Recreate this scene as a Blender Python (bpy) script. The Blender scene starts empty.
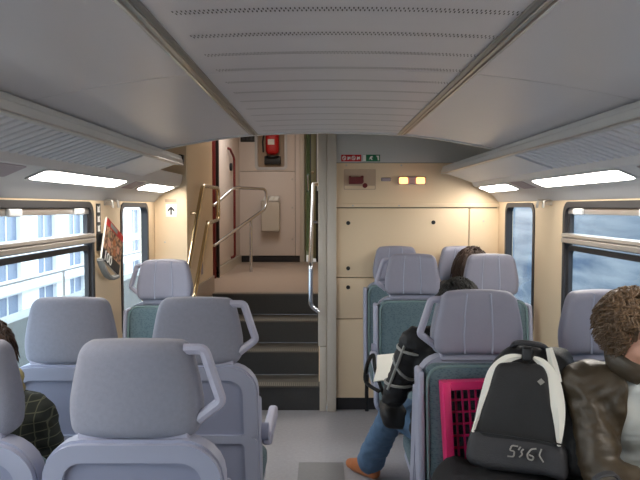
import bpy, bmesh, math, random
from mathutils import Vector, Matrix, noise
PI = math.pi
scene = bpy.context.scene
COL = scene.collection

# ------------------------------------------------------------------ camera, world, exposure
cam_d = bpy.data.cameras.new('camera')
cam_d.sensor_width = 36.0
cam_d.lens = 36.0 * 650 / 640
cam_d.clip_start = 0.02
cam = bpy.data.objects.new('camera', cam_d); COL.objects.link(cam)
cam.location = (0, 0, 1.61)
cam.rotation_euler = (PI / 2 - math.atan(33 / 650), 0, math.atan(2 / 650))
scene.camera = cam
CAM_M = cam.rotation_euler.to_matrix()

def at(px, py, depth):
    """world point that lies at distance `depth` down the carriage and was measured at that spot of the photograph"""
    d = CAM_M @ Vector(((px - 320) / 650, (240 - py) / 650, -1))
    return Vector((0, 0, 1.61)) + d * (depth / d.y)

scene.view_settings.view_transform = 'Standard'
scene.view_settings.look = 'None'
scene.view_settings.gamma = 1.0
scene.view_settings.use_curve_mapping = False
scene.view_settings.exposure = 1.1
world = bpy.data.worlds.new('overcast_sky'); scene.world = world
world.use_nodes = True
bg = world.node_tree.nodes['Background']
bg.inputs[0].default_value = (0.80, 0.90, 1.0, 1)
bg.inputs[1].default_value = 2.4

LAMP_COL = (1.0, 0.93, 0.84)
LAMP_POWER = 13.5          # ceiling light diffusers
VEST_POWER = 3.6          # lamp over the entrance landing
VEST_COL = (1.0, 0.95, 0.90)

# ------------------------------------------------------------------ materials
def srgb(r, g, b):
    f = lambda c: c / 12.92 if c <= 0.04045 else ((c + 0.055) / 1.055) ** 2.4
    return (f(r / 255), f(g / 255), f(b / 255), 1)

def mat(name, col, rough=0.5, metal=0.0, spec=0.5, var=0.06, vscale=8.0, bump=0.0, bscale=60.0, emit=None, estr=0.0, sheen=0.0):
    m = bpy.data.materials.new(name); m.use_nodes = True
    nt = m.node_tree; b = nt.nodes['Principled BSDF']
    b.inputs['Roughness'].default_value = rough
    b.inputs['Metallic'].default_value = metal
    b.inputs['Specular IOR Level'].default_value = spec
    if sheen: b.inputs['Sheen Weight'].default_value = sheen
    tc = nt.nodes.new('ShaderNodeTexCoord')
    nz = nt.nodes.new('ShaderNodeTexNoise'); nz.inputs['Scale'].default_value = vscale; nz.inputs['Detail'].default_value = 4
    nt.links.new(tc.outputs['Object'], nz.inputs['Vector'])
    mix = nt.nodes.new('ShaderNodeMix'); mix.data_type = 'RGBA'
    mix.inputs[6].default_value = tuple(c * (1 - var) for c in col[:3]) + (1,)
    mix.inputs[7].default_value = tuple(min(1, c * (1 + var)) for c in col[:3]) + (1,)
    nt.links.new(nz.outputs['Fac'], mix.inputs[0])
    nt.links.new(mix.outputs[2], b.inputs['Base Color'])
    if bump:
        n2 = nt.nodes.new('ShaderNodeTexNoise'); n2.inputs['Scale'].default_value = bscale; n2.inputs['Detail'].default_value = 3
        nt.links.new(tc.outputs['Object'], n2.inputs['Vector'])
        bp = nt.nodes.new('ShaderNodeBump'); bp.inputs['Strength'].default_value = bump; bp.inputs['Distance'].default_value = 0.01
        nt.links.new(n2.outputs['Fac'], bp.inputs['Height']); nt.links.new(bp.outputs['Normal'], b.inputs['Normal'])
    if emit:
        b.inputs['Emission Color'].default_value = tuple(emit[:3]) + (1,)
        b.inputs['Emission Strength'].default_value = estr
    return m

M = {}
M['ceiling'] = mat('ceiling_laminate', srgb(208, 207, 212), 0.35, var=.02)
M['ceiling_trim'] = mat('ceiling_aluminium', srgb(146, 146, 142), 0.3, 0.6, var=.04)
M['cream'] = mat('cream_laminate', srgb(226, 203, 170), 0.45, var=.02, vscale=3)
M['far_cream'] = mat('landing_laminate', srgb(216, 205, 198), 0.45, var=.02, vscale=3)
M['cream_dark'] = mat('niche_beige', srgb(190, 165, 140), 0.5, var=.03)
M['grey_panel'] = mat('grey_laminate', srgb(192, 192, 188), 0.45, var=.02)
M['post'] = mat('post_lacquer', srgb(196, 188, 176), 0.4, var=.02)
M['housing'] = mat('housing_grey', srgb(196, 196, 198), 0.4, var=.02)
M['rack'] = mat('rack_aluminium', srgb(186, 188, 188), 0.42, 0.15, var=.03)
M['rack_slat'] = mat('rack_slat_grey', srgb(204, 208, 216), 0.45, 0.0, var=.03)
M['grille'] = mat('grille_pinkish_grey', srgb(160, 148, 156), 0.6, var=.15, vscale=220)
M['dark'] = mat('dark_rubber', srgb(38, 38, 42), 0.55)
M['black'] = mat('black_plastic', srgb(20, 20, 22), 0.45)
M['gasket'] = mat('window_gasket', srgb(48, 47, 50), 0.5)
M['alu'] = mat('brushed_aluminium', srgb(196, 190, 184), 0.35, 0.7, var=.05)
M['chrome'] = mat('polished_steel', srgb(202, 208, 218), 0.18, 1.0, var=.02)
M['gold_steel'] = mat('warm_polished_steel', srgb(205, 190, 160), 0.22, 1.0, var=.02)
M['white'] = mat('white_plastic', srgb(225, 226, 226), 0.4)
M['floor'] = mat('speckled_lino', srgb(158, 156, 160), 0.42, var=.16, vscale=45, bump=.02, bscale=200)
M['hatch'] = mat('floor_hatch_rubber', srgb(132, 131, 132), 0.5, var=.1, vscale=60)
M['landing'] = mat('landing_lino', srgb(168, 152, 140), 0.45, var=.1, vscale=40)
M['riser'] = mat('riser_rubber', srgb(62, 62, 62), 0.6, var=.15, vscale=60)
M['tread'] = mat('tread_rubber', srgb(92, 88, 82), 0.6, var=.15, vscale=70)
M['nosing'] = mat('nosing_strip', srgb(124, 118, 106), 0.5, var=.1, vscale=90)
M['shell'] = mat('seat_shell_plastic', srgb(158, 162, 182), 0.42, var=.02)
M['recess'] = mat('seat_recess_plastic', srgb(140, 144, 166), 0.5, var=.03)
M['handle'] = mat('seat_handle_plastic', srgb(166, 166, 184), 0.4, var=.02)
M['headfab'] = mat('headrest_cloth', srgb(130, 132, 146), 0.85, var=.1, vscale=90, bump=.15, bscale=350, sheen=.15)
M['headleather'] = mat('headrest_leatherette', srgb(140, 140, 156), 0.55, var=.05, vscale=30, bump=.05, bscale=120)
M['piping'] = mat('seat_piping', srgb(108, 132, 134), 0.7)
M['red'] = mat('signal_red', srgb(190, 28, 30), 0.4)
M['darkred'] = mat('dark_red', srgb(104, 26, 28), 0.45)
M['green'] = mat('sign_green', srgb(20, 110, 70), 0.5)
M['signwhite'] = mat('sign_white', srgb(235, 235, 230), 0.5)
M['paper'] = mat('white_paper', srgb(240, 238, 228), 0.7)
M['pink'] = mat('pink_plastic', srgb(226, 44, 112), 0.35)
M['bag'] = mat('black_nylon', srgb(28, 28, 30), 0.6, var=.2, vscale=50, bump=.2, bscale=200)
M['bag_grey'] = mat('charcoal_nylon', srgb(50, 50, 54), 0.6, var=.15, vscale=50, bump=.2, bscale=200)
M['bag_white'] = mat('white_piping_fabric', srgb(236, 234, 224), 0.6)
M['bag_print'] = mat('grey_print', srgb(150, 148, 142), 0.6)
M['coat'] = mat('black_wool', srgb(24, 24, 27), 0.85, var=.2, vscale=40, bump=.2, bscale=120)
M['skin'] = mat('skin', srgb(214, 160, 136), 0.5, var=.06, vscale=12)
M['hair_brown'] = mat('brown_hair', srgb(92, 70, 48), 0.45, var=.35, vscale=60)
M['hair_dark'] = mat('dark_hair', srgb(18, 15, 12), 0.7, var=.3, vscale=60)
M['hair_auburn'] = mat('auburn_hair', srgb(58, 40, 30), 0.6, var=.3, vscale=60)
M['leather'] = mat('olive_brown_leather', srgb(66, 56, 42), 0.42, var=.25, vscale=14, bump=.25, bscale=30)
M['shirt'] = mat('pale_grey_shirt', srgb(196, 200, 198), 0.8, var=.06, vscale=20)
M['denim'] = mat('blue_denim', srgb(84, 112, 142), 0.85, var=.22, vscale=22, bump=.2, bscale=300)
M['khaki'] = mat('beige_canvas', srgb(150, 132, 106), 0.8, var=.1, vscale=30, bump=.15, bscale=200)
M['shoe'] = mat('tan_leather', srgb(178, 106, 62), 0.45, var=.12)
M['sole'] = mat('shoe_sole', srgb(70, 52, 40), 0.7)
M['scarf'] = mat('olive_yellow_scarf', srgb(150, 140, 96), 0.9, var=.4, vscale=35, bump=.3, bscale=80)
M['jacket_black'] = mat('black_sport_cloth', srgb(28, 28, 31), 0.7, var=.2, vscale=20, bump=.2, bscale=60)
M['stripe'] = mat('grey_stripe_tape', srgb(150, 150, 146), 0.6)
M['eye'] = mat('eye_white', srgb(230, 228, 224), 0.2)
M['iris'] = mat('iris_brown', srgb(60, 42, 28), 0.2)
M['concrete'] = mat('bridge_concrete', srgb(140, 142, 140), 0.9, var=.2, vscale=1.5)
M['facade'] = mat('white_render', srgb(246, 246, 244), 0.9, var=.03, vscale=.6)
M['far_glass'] = mat('far_window_glass', srgb(122, 136, 158), 0.25, var=.2, vscale=.8)
M['ground'] = mat('ballast_ground', srgb(150, 152, 158), 0.9, var=.25, vscale=2.5)
M['lamp'] = mat('lamp_diffuser', (1, 1, 1, 1), 0.5, emit=LAMP_COL, estr=LAMP_POWER)
M['vest_lamp'] = mat('landing_lamp_diffuser', (1, 1, 1, 1), 0.5, emit=VEST_COL, estr=VEST_POWER)
M['orange_lamp'] = mat('orange_lamp_lens', srgb(255, 200, 150), 0.4, emit=(1.0, 0.36, 0.10), estr=1.9)
M['passage'] = mat('passage_green_lacquer', srgb(126, 124, 92), 0.4, var=.04)

def mat_teal():
    m = mat('teal_moquette', srgb(104, 142, 148), 0.95, var=.12, vscale=60, bump=.15, bscale=300, sheen=.1)
    nt = m.node_tree; b = nt.nodes['Principled BSDF']; tc = nt.nodes['Texture Coordinate']
    mp = nt.nodes.new('ShaderNodeMapping'); mp.inputs['Scale'].default_value = (70, 70, 150)
    v = nt.nodes.new('ShaderNodeTexVoronoi'); v.inputs['Scale'].default_value = 1.0
    nt.links.new(tc.outputs['Object'], mp.inputs['Vector']); nt.links.new(mp.outputs[0], v.inputs['Vector'])
    r = nt.nodes.new('ShaderNodeValToRGB')
    r.color_ramp.elements[0].position = .15; r.color_ramp.elements[0].color = srgb(64, 86, 96)
    r.color_ramp.elements[1].position = .5; r.color_ramp.elements[1].color = srgb(90, 110, 118)
    nt.links.new(v.outputs['Distance'], r.inputs[0]); nt.links.new(r.outputs[0], b.inputs['Base Color'])
    return m
M['teal'] = mat_teal()

def mat_plaid():
    m = mat('dark_plaid_wool', srgb(40, 46, 42), 0.9)
    nt = m.node_tree; b = nt.nodes['Principled BSDF']; tc = nt.nodes['Texture Coordinate']
    last = None
    for axis in ('X', 'Z'):
        w = nt.nodes.new('ShaderNodeTexWave'); w.bands_direction = axis; w.inputs['Scale'].default_value = 11
        r = nt.nodes.new('ShaderNodeValToRGB')
        r.color_ramp.elements[0].position = .955; r.color_ramp.elements[0].color = (0, 0, 0, 1)
        r.color_ramp.elements[1].position = 1.0; r.color_ramp.elements[1].color = (1, 1, 1, 1)
        nt.links.new(tc.outputs['Object'], w.inputs['Vector']); nt.links.new(w.outputs['Fac'], r.inputs[0])
        if last:
            mx = nt.nodes.new('ShaderNodeMath'); mx.operation = 'MAXIMUM'
            nt.links.new(last, mx.inputs[0]); nt.links.new(r.outputs[0], mx.inputs[1]); last = mx.outputs[0]
        else: last = r.outputs[0]
    mix = nt.nodes.new('ShaderNodeMix'); mix.data_type = 'RGBA'
    mix.inputs[6].default_value = srgb(36, 42, 38); mix.inputs[7].default_value = srgb(92, 94, 78)
    nt.links.new(last, mix.inputs[0]); nt.links.new(mix.outputs[2], b.inputs['Base Color'])
    return m
M['plaid'] = mat_plaid()

def mat_cover():
    m = mat('printed_cover', srgb(150, 100, 70), 0.4)
    nt = m.node_tree; b = nt.nodes['Principled BSDF']; tc = nt.nodes['Texture Coordinate']
    v = nt.nodes.new('ShaderNodeTexVoronoi'); v.inputs['Scale'].default_value = 45
    r = nt.nodes.new('ShaderNodeValToRGB')
    r.color_ramp.elements[0].position = .1; r.color_ramp.elements[0].color = srgb(226, 178, 140)
    r.color_ramp.elements[1].position = .75; r.color_ramp.elements[1].color = srgb(74, 40, 30)
    nt.links.new(tc.outputs['Object'], v.inputs['Vector']); nt.links.new(v.outputs['Distance'], r.inputs[0])
    nt.links.new(r.outputs[0], b.inputs['Base Color'])
    return m
M['cover'] = mat_cover()

def mat_embankment():
    m = mat('mossy_cutting', srgb(150, 160, 170), 0.95)
    nt = m.node_tree; b = nt.nodes['Principled BSDF']; tc = nt.nodes['Texture Coordinate']
    mp = nt.nodes.new('ShaderNodeMapping'); mp.inputs['Scale'].default_value = (1, .35, 3.2)
    n = nt.nodes.new('ShaderNodeTexNoise'); n.inputs['Scale'].default_value = 1.6; n.inputs['Detail'].default_value = 8
    r = nt.nodes.new('ShaderNodeValToRGB')
    r.color_ramp.elements[0].position = .3; r.color_ramp.elements[0].color = srgb(72, 88, 108)
    r.color_ramp.elements[1].position = .68; r.color_ramp.elements[1].color = srgb(140, 146, 152)
    nt.links.new(tc.outputs['Object'], mp.inputs[0]); nt.links.new(mp.outputs[0], n.inputs['Vector'])
    nt.links.new(n.outputs['Fac'], r.inputs[0]); nt.links.new(r.outputs[0], b.inputs['Base Color'])
    return m
M['cutting'] = mat_embankment()

def mat_glass(name, tint, gloss=.05):
    m = bpy.data.materials.new(name); m.use_nodes = True
    nt = m.node_tree; out = nt.nodes['Material Output']; nt.nodes.remove(nt.nodes['Principled BSDF'])
    tr = nt.nodes.new('ShaderNodeBsdfTransparent'); tr.inputs[0].default_value = tint
    gl = nt.nodes.new('ShaderNodeBsdfGlossy'); gl.inputs['Roughness'].default_value = .03
    lw = nt.nodes.new('ShaderNodeLayerWeight'); lw.inputs['Blend'].default_value = .5
    pw = nt.nodes.new('ShaderNodeMath'); pw.operation = 'POWER'; pw.inputs[1].default_value = 4
    fr = nt.nodes.new('ShaderNodeMath'); fr.operation = 'MULTIPLY_ADD'; fr.inputs[1].default_value = .35; fr.inputs[2].default_value = .02
    nt.links.new(lw.outputs['Facing'], pw.inputs[0]); nt.links.new(pw.outputs[0], fr.inputs[0])
    mx = nt.nodes.new('ShaderNodeMixShader')
    nt.links.new(fr.outputs[0], mx.inputs[0]); nt.links.new(tr.outputs[0], mx.inputs[1]); nt.links.new(gl.outputs[0], mx.inputs[2])
    nt.links.new(mx.outputs[0], out.inputs[0])
    return m
M['pane'] = mat_glass('window_glass', (.90, .95, .97, 1))
M['door_glass'] = mat_glass('greenish_door_glass', (.52, .54, .44, 1))

# ------------------------------------------------------------------ object helpers
def obj(name, bm, m, parent=None, loc=None, rot=None, smooth=True, angle=38):
    me = bpy.data.meshes.new(name)
    bmesh.ops.recalc_face_normals(bm, faces=bm.faces)
    bm.to_mesh(me); bm.free()
    if smooth:
        me.polygons.foreach_set('use_smooth', [True] * len(me.polygons))
        me.set_sharp_from_angle(angle=math.radians(angle))
    for mm in (m if isinstance(m, (list, tuple)) else [m]):
        me.materials.append(M[mm] if isinstance(mm, str) else mm)
    o = bpy.data.objects.new(name, me); COL.objects.link(o)
    if parent: o.parent = parent
    if loc is not None: o.location = loc
    if rot is not None: o.rotation_euler = rot
    return o

def thing(name, label, cat, loc=(0, 0, 0), rz=0.0, group=None):
    o = bpy.data.objects.new(name, None); COL.objects.link(o)
    o.empty_display_size = .1
    o.location = loc; o.rotation_euler = (0, 0, rz)
    o['label'] = label; o['category'] = cat
    if group: o['group'] = group
    return o

def tag(o, label, cat, group=None):
    o['label'] = label; o['category'] = cat
    if group: o['group'] = group
    return o

def struct(o, label=None):
    o['kind'] = 'structure'
    if label: o['label'] = label
    return o

def struct_empty(name):
    o = bpy.data.objects.new(name, None); COL.objects.link(o); o['kind'] = 'structure'
    return o

def dup(root, loc, rz, label):
    kids = {}
    for ob in COL.objects:
        if ob.parent: kids.setdefault(ob.parent.name, []).append(ob)
    def cp(o, parent):
        c = o.copy(); COL.objects.link(c)
        if parent: c.parent = parent
        for k in kids.get(o.name, []): cp(k, c)
        return c
    r = cp(root, None); r.location = loc; r.rotation_euler = (0, 0, rz); r['label'] = label
    return r

def new(): return bmesh.new()

def box(bm, x0, x1, y0, y1, z0, z1, bev=0.0):
    r = bmesh.ops.create_cube(bm, size=1)
    vs = r['verts']
    for v in vs:
        v.co = Vector(((x0 + x1) / 2 + v.co.x * (x1 - x0), (y0 + y1) / 2 + v.co.y * (y1 - y0), (z0 + z1) / 2 + v.co.z * (z1 - z0)))
    if bev:
        es = list({e for v in vs for e in v.link_edges})
        bmesh.ops.bevel(bm, geom=es, offset=bev, segments=2, affect='EDGES', profile=.6)
    return bm

def bx(*a, bev=0.0): return box(new(), *a, bev=bev)

def rbox(bm, c, size, r, n=4, deform=None):
    """box with round edges, gridded so that it can be deformed"""
    hx, hy, hz = [s / 2 for s in size]
    def coords(h):
        rr = min(r, h)
        k = [-h, -h + rr * .3, -h + rr * .65, -h + rr]
        mid = [(-h + rr) + (2 * h - 2 * rr) * i / n for i in range(1, n)] if h > rr + 1e-6 else []
        out = k + mid + [-a for a in reversed(k)]
        o2 = []
        for a in out:
            if not o2 or a - o2[-1] > 1e-5: o2.append(a)
        return o2
    X, Y, Z = coords(hx), coords(hy), coords(hz)
    cache = {}
    def vert(x, y, z):
        key = (round(x, 5), round(y, 5), round(z, 5))
        if key in cache: return cache[key]
        p = Vector((x, y, z))
        i = Vector((max(-hx + min(r, hx), min(hx - min(r, hx), x)), max(-hy + min(r, hy), min(hy - min(r, hy), y)), max(-hz + min(r, hz), min(hz - min(r, hz), z))))
        d = p - i
        if d.length > 1e-9:
            d.normalize()
            p = i + Vector((d.x * min(r, hx), d.y * min(r, hy), d.z * min(r, hz)))
        if deform: p = deform(p)
        cache[key] = bm.verts.new(p + Vector(c)); return cache[key]
    def face(a, b, cc, d):
        try: bm.faces.new((a, b, cc, d))
        except ValueError: pass
    for s in (-hx, hx):
        for i in range(len(Y) - 1):
            for j in range(len(Z) - 1):
                face(vert(s, Y[i], Z[j]), vert(s, Y[i + 1], Z[j]), vert(s, Y[i + 1], Z[j + 1]), vert(s, Y[i], Z[j + 1]))
    for s in (-hy, hy):
        for i in range(len(X) - 1):
            for j in range(len(Z) - 1):
                face(vert(X[i], s, Z[j]), vert(X[i + 1], s, Z[j]), vert(X[i + 1], s, Z[j + 1]), vert(X[i], s, Z[j + 1]))
    for s in (-hz, hz):
        for i in range(len(X) - 1):
            for j in range(len(Y) - 1):
                face(vert(X[i], Y[j], s), vert(X[i + 1], Y[j], s), vert(X[i + 1], Y[j + 1], s), vert(X[i], Y[j + 1], s))
    return bm

def fillet(pts, r, k=4, closed=False):
    pts = [Vector(p) for p in pts]; out = []; n = len(pts)
    for i, p in enumerate(pts):
        if not closed and i in (0, n - 1): out.append(p); continue
        a, b = pts[i - 1], pts[(i + 1) % n]
        d1, d2 = (a - p), (b - p)
        rr = min(r, d1.length * .49, d2.length * .49)
        p1, p2 = p + d1.normalized() * rr, p + d2.normalized() * rr
        for j in range(k + 1):
            t = j / k
            out.append(p1 * (1 - t) ** 2 + p * 2 * t * (1 - t) + p2 * t * t)
    return out

def tube(bm, pts, r, n=10, closed=False, flat=1.0):
    """sweep a circle (or ellipse) along points; r may be a list"""
    pts = [Vector(p) for p in pts]; N = len(pts)
    rs = r if isinstance(r, (list, tuple)) else [r] * N
    rings = []; up = None
    for i, p in enumerate(pts):
        if closed: t = pts[(i + 1) % N] - pts[i - 1]
        else: t = pts[min(i + 1, N - 1)] - pts[max(i - 1, 0)]
        t.normalize()
        if up is None:
            up = Vector((0, 0, 1)) if abs(t.z) < .9 else Vector((0, 1, 0))
        u = up - t * up.dot(t)
        if u.length < 1e-6: u = t.orthogonal()
        u.normalize(); up = u; s = t.cross(u)
        rings.append([bm.verts.new(p + (u * math.cos(2 * PI * k / n) * flat + s * math.sin(2 * PI * k / n)) * rs[i]) for k in range(n)])
    for i in range(N if closed else N - 1):
        a, b = rings[i], rings[(i + 1) % N]
        for k in range(n): bm.faces.new((a[k], a[(k + 1) % n], b[(k + 1) % n], b[k]))
    if not closed:
        bm.faces.new(rings[0]); bm.faces.new(list(reversed(rings[-1])))
    return bm

def rrect(w, h, r, k=5, cx=0, cy=0, radii=None):
    rr = radii or (r, r, r, r)      # bottom-left, bottom-right, top-right, top-left
    out = []
    for (sx, sy, a0), q in zip(((-1, -1, PI), (1, -1, 1.5 * PI), (1, 1, 0), (-1, 1, .5 * PI)), rr):
        for j in range(k + 1):
            a = a0 + j / k * PI / 2
            out.append((cx + sx * (w / 2 - q) + q * math.cos(a), cy + sy * (h / 2 - q) + q * math.sin(a)))
    return out

def prism(bm, outline, mp, t0, t1):
    """outline in 2-D extruded between t0 and t1; mp(u, v, t) -> xyz"""
    a = [bm.verts.new(mp(u, v, t0)) for u, v in outline]; b = [bm.verts.new(mp(u, v, t1)) for u, v in outline]
    n = len(a); bm.faces.new(a); bm.faces.new(list(reversed(b)))
    for i in range(n): bm.faces.new((a[i], b[i], b[(i + 1) % n], a[(i + 1) % n]))
    return bm

def ring(bm, outer, inner, mp, t0, t1):
    L = [[bm.verts.new(mp(u, v, t)) for u, v in o] for o in (outer, inner) for t in (t0, t1)]
    oa, ob, ia, ib = L; n = len(oa)
    for i in range(n):
        j = (i + 1) % n
        bm.faces.new((oa[i], oa[j], ob[j], ob[i])); bm.faces.new((ia[i], ib[i], ib[j], ia[j]))
        bm.faces.new((oa[i], ia[i], ia[j], oa[j])); bm.faces.new((ob[i], ob[j], ib[j], ib[i]))
    return bm

def extrude_profile(bm, prof, y0, y1):
    return prism(bm, prof, lambda u, v, t: (u, t, v), y0, y1)

XZ = lambda y: (lambda u, v, t: (u, y + t, v))
YZ = lambda x: (lambda u, v, t: (x + t, u, v))

def disc(bm, c, axis, r, h, n=14):
    a = Vector(axis).normalized(); tube(bm, [Vector(c), Vector(c) + a * h], r, n); return bm

def text_mesh(name, body, size, m, parent, loc, rotm, depth=.0008):
    cu = bpy.data.curves.new(name, 'FONT'); cu.body = body; cu.size = size; cu.extrude = depth
    cu.align_x = 'CENTER'; cu.align_y = 'CENTER'
    t = bpy.data.objects.new(name, cu); COL.objects.link(t)
    dg = bpy.context.evaluated_depsgraph_get()
    me = bpy.data.meshes.new_from_object(t.evaluated_get(dg))
    bpy.data.objects.remove(t)
    me.materials.clear(); me.materials.append(M[m])
    o = bpy.data.objects.new(name, me); COL.objects.link(o); o.parent = parent
    mm = rotm.to_4x4(); mm.translation = Vector(loc); o.matrix_local = mm
    return o

# ------------------------------------------------------------------ room shell
XL, XR, XC = -1.31, 1.38, 0.035         # side walls, middle of the carriage
Y0, YE, YV = -2.3, 5.08, 9.7            # wall behind the camera, end wall, far wall of the landing
ZT = 2.95
mir = lambda x: 2 * XC - x

def grid_wall(xi, xo, ys, zs, holes):
    bm = new()
    def open_(i, j):
        if i < 0 or j < 0 or i >= len(ys) - 1 or j >= len(zs) - 1: return True
        cy, cz = (ys[i] + ys[i + 1]) / 2, (zs[j] + zs[j + 1]) / 2
        return any(h[0] < cy < h[1] and h[2] < cz < h[3] for h in holes)
    C = {}
    def V(x, i, j):
        k = (x, i, j)
        if k not in C: C[k] = bm.verts.new((x, ys[i], zs[j]))
        return C[k]
    for i in range(len(ys) - 1):
        for j in range(len(zs) - 1):
            if open_(i, j): continue
            for x in (xi, xo): bm.faces.new((V(x, i, j), V(x, i + 1, j), V(x, i + 1, j + 1), V(x, i, j + 1)))
            for (di, dj, a, b) in ((-1, 0, (i, j), (i, j + 1)), (1, 0, (i + 1, j), (i + 1, j + 1)), (0, -1, (i, j), (i + 1, j)), (0, 1, (i, j + 1), (i + 1, j + 1))):
                if open_(i + di, j + dj): bm.faces.new((V(xi, *a), V(xi, *b), V(xo, *b), V(xo, *a)))
    return bm

WZ0, WZ1 = 0.80, 1.625
BIG = [(1.88, 3.70), (-0.35, 1.47), (-2.1, -0.75)]
SMALL = (4.23, 4.87)
holes = [(a, b, WZ0, WZ1) for a, b in BIG] + [(SMALL[0], SMALL[1], .76, WZ1)]
ys = sorted({Y0, YV + .1} | {h[0] for h in holes} | {h[1] for h in holes}); zs = sorted({0, .76, WZ0, WZ1, ZT})
struct(obj('wall_left', grid_wall(XL, XL - .05, ys, zs, holes), 'cream', smooth=False))
struct(obj('wall_right', grid_wall(XR, XR + .05, ys, zs, holes), 'cream', smooth=False))
struct(obj('wall_back', bx(XL, XR, Y0 - .08, Y0, 0, ZT), 'cream', smooth=False))
fl = struct(obj('floor', bx(XL - .05, XR + .05, Y0 - .05, YE + .02, -.08, 0), 'floor', smooth=False))
h = obj('floor_hatch', bx(-.145, .135, 3.42, 4.02, .0005, .004, bev=.001), 'hatch', fl)
for s in (XL + .006, XR - .006):
    struct(obj('baseboard_left' if s < 0 else 'baseboard_right', bx(s - .008, s + .008, Y0, YE, 0, .09, bev=.003), 'grey_panel'))

# ceiling: curved panels with narrow joints, closed above by the roof
def zc(x):
    u = abs(x - XC)
    if u < .42: return 2.022 - .012 * (u / .42) ** 2
    t = (u - .42) / .485
    return 2.010 - .046 * t - .030 * t * t
YC = 3.60
ceil = struct_empty('ceiling')
def ceil_panel(x0, x1, y0, y1):
    n = 8; bm = new()
    prof = [(x0 + (x1 - x0) * i / n, zc(x0 + (x1 - x0) * i / n)) for i in range(n + 1)]
    prof += [(x, z + .02) for x, z in reversed(prof)]
    return extrude_profile(bm, prof, y0, y1)
SL, SR = -.378, .438                     # the two aluminium strips
for (a, b) in ((mir(1.0), SL - .012), (SL + .012, SR - .012), (SR + .012, 1.0)):
    for (c, d) in ((Y0, -.2), (-.197, 1.98), (1.984, YC)):
        obj('panel', ceil_panel(a, b, c, d), 'ceiling', ceil, angle=60)
bm = new()
for r in range(22):
    y = -.1 + r * .19 - .06
    if y > 3.5: break
    for k in range(78):
        x = -.31 + k * .0094
        for q in (0, 1):
            yy = y + q * .016; xx = x + q * .0047; z = zc(xx) - .0006
            vs = [bm.verts.new(p) for p in ((xx - .0014, yy, z), (xx + .0014, yy + .002, z), (xx + .0014, yy + .014, z), (xx - .0014, yy + .012, z))]
            bm.faces.new(vs)
pf = obj('perforation', bm, 'dark', ceil, smooth=False); pf['kind'] = 'stuff'
for i, xs in enumerate((SL, SR)):
    bm = new(); z = zc(xs)
    prof = [(xs - .024, z + .01), (xs - .024, z - .004), (xs - .014, z - .006), (xs - .011, z - .002), (xs - .006, z - .002), (xs - .004, z - .006), (xs + .004, z - .006),
            (xs + .006, z - .002), (xs + .011, z - .002), (xs + .014, z - .006), (xs + .024, z - .004), (xs + .024, z + .01)]
    struct(obj('trim_%d' % (i + 1), extrude_profile(bm, prof, Y0, YC), 'ceiling_trim', smooth=False))
bm = new(); n = 24; prof = []
for i in range(n + 1):
    x = mir(.96) + (2 * (.96 - XC)) * i / n
    prof.append((x, zc(x) - .006))
prof += [(x, z + .05) for x, z in reversed(prof)]
struct(obj('trim_3', extrude_profile(bm, prof, YC, YC + .035), 'housing', angle=60))
struct(obj('ceiling_roof', bx(XL - .1, XR + .1, Y0 - .1, 12.2, ZT, ZT + .06), 'housing', smooth=False))

# end wall beside the stairs, built of panels
wf = struct_empty('wall_front')
PX0, PX1 = .107, XR
def wp(x0, x1, z0, z1, y=YE, t=.05, m='cream', bev=.004):
    return obj('panel', bx(x0, x1, y, y + t, z0, z1, bev=bev), m, wf)
wp(PX0, PX1, 1.957, ZT, y=YE - .0, m='grey_panel')
up = obj('panel', prism(new(), [(YE + .05, 1.635), (YE + .012, 1.635), (YE + .03, 1.953), (YE + .05, 1.953)], lambda u, v, t: (t, u, v), PX0, PX1), 'cream', wf, smooth=False)
obj('ledge', bx(PX0, PX1, YE - .012, YE + .05, 1.607, 1.636, bev=.004), 'cream', wf)
wp(PX0, 1.146, 1.06, 1.60); wp(1.152, PX1, 1.06, 1.60)
wp(PX0, 1.146, .733, 1.054); wp(1.152, PX1, .733, 1.054)
wp(PX0, 1.146, .10, .727); wp(1.152, PX1, .10, .727)
obj('backing', bx(PX0, PX1, YE + .05, YE + .09, 0, ZT), 'dark', wf, smooth=False)
obj('kick_plate', bx(PX0, PX1, YE + .02, YE + .05, 0, .098), 'dark', wf, smooth=False)
for (x, z) in ((.205, 1.485), (.87, 1.49), (.205, 1.13), (.205, .98), (.87, .98), (.6, 1.62), (.24, 1.62), (1.16, 1.62), (.19, 1.935), (.62, 1.935), (1.26, 1.5)):
    big = z < 1.55 and x < 1.0
    yy = YE - .0 if z < 1.6 else (YE - .012 if z < 1.63 else YE + .029)
    obj('lock' if big else 'screw', disc(new(), (x, yy, z), (0, -1, 0), .016 if big else .007, .004), 'black' if big else 'alu', wf)

# post between the stairs and the end wall, and the partition behind it
wpst = struct_empty('wall_partition')
obj('post', bx(-.030, .037, YE - .03, YE + .12, .52, ZT, bev=.006), 'post', wpst)
obj('post', bx(-.018, .037, YE - .03, YE + .12, 0, .516, bev=.006), 'post', wpst)
obj('post', bx(.040, .112, YE - .04, YE + .10, 0, ZT, bev=.006), 'post', wpst)
obj('panel', bx(-.026, .05, YE + .12, YV, 0, ZT), 'cream', wpst, smooth=False)

# wall on the other side of the stairs
wsl = struct_empty('wall_stair')
obj('panel', bx(XL, -1.055, YE, YE + .03, 0, ZT, bev=.006), 'cream', wsl)
obj('panel', bx(XL, -1.052, YE + .03, 6.25, 0, ZT, bev=.006), 'cream', wsl)
obj('screw', disc(new(), (-1.23, YE, 1.335), (0, -1, 0), .007, .004), 'alu', wsl)
obj('handle_recess', bx(-1.056, -1.050, 5.62, 5.72, 1.02, 1.20, bev=.002), 'grille', wsl)
obj('skirting', bx(-1.056, -1.038, 5.08, 6.25, 0, .95), 'landing', wsl, smooth=False)

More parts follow.
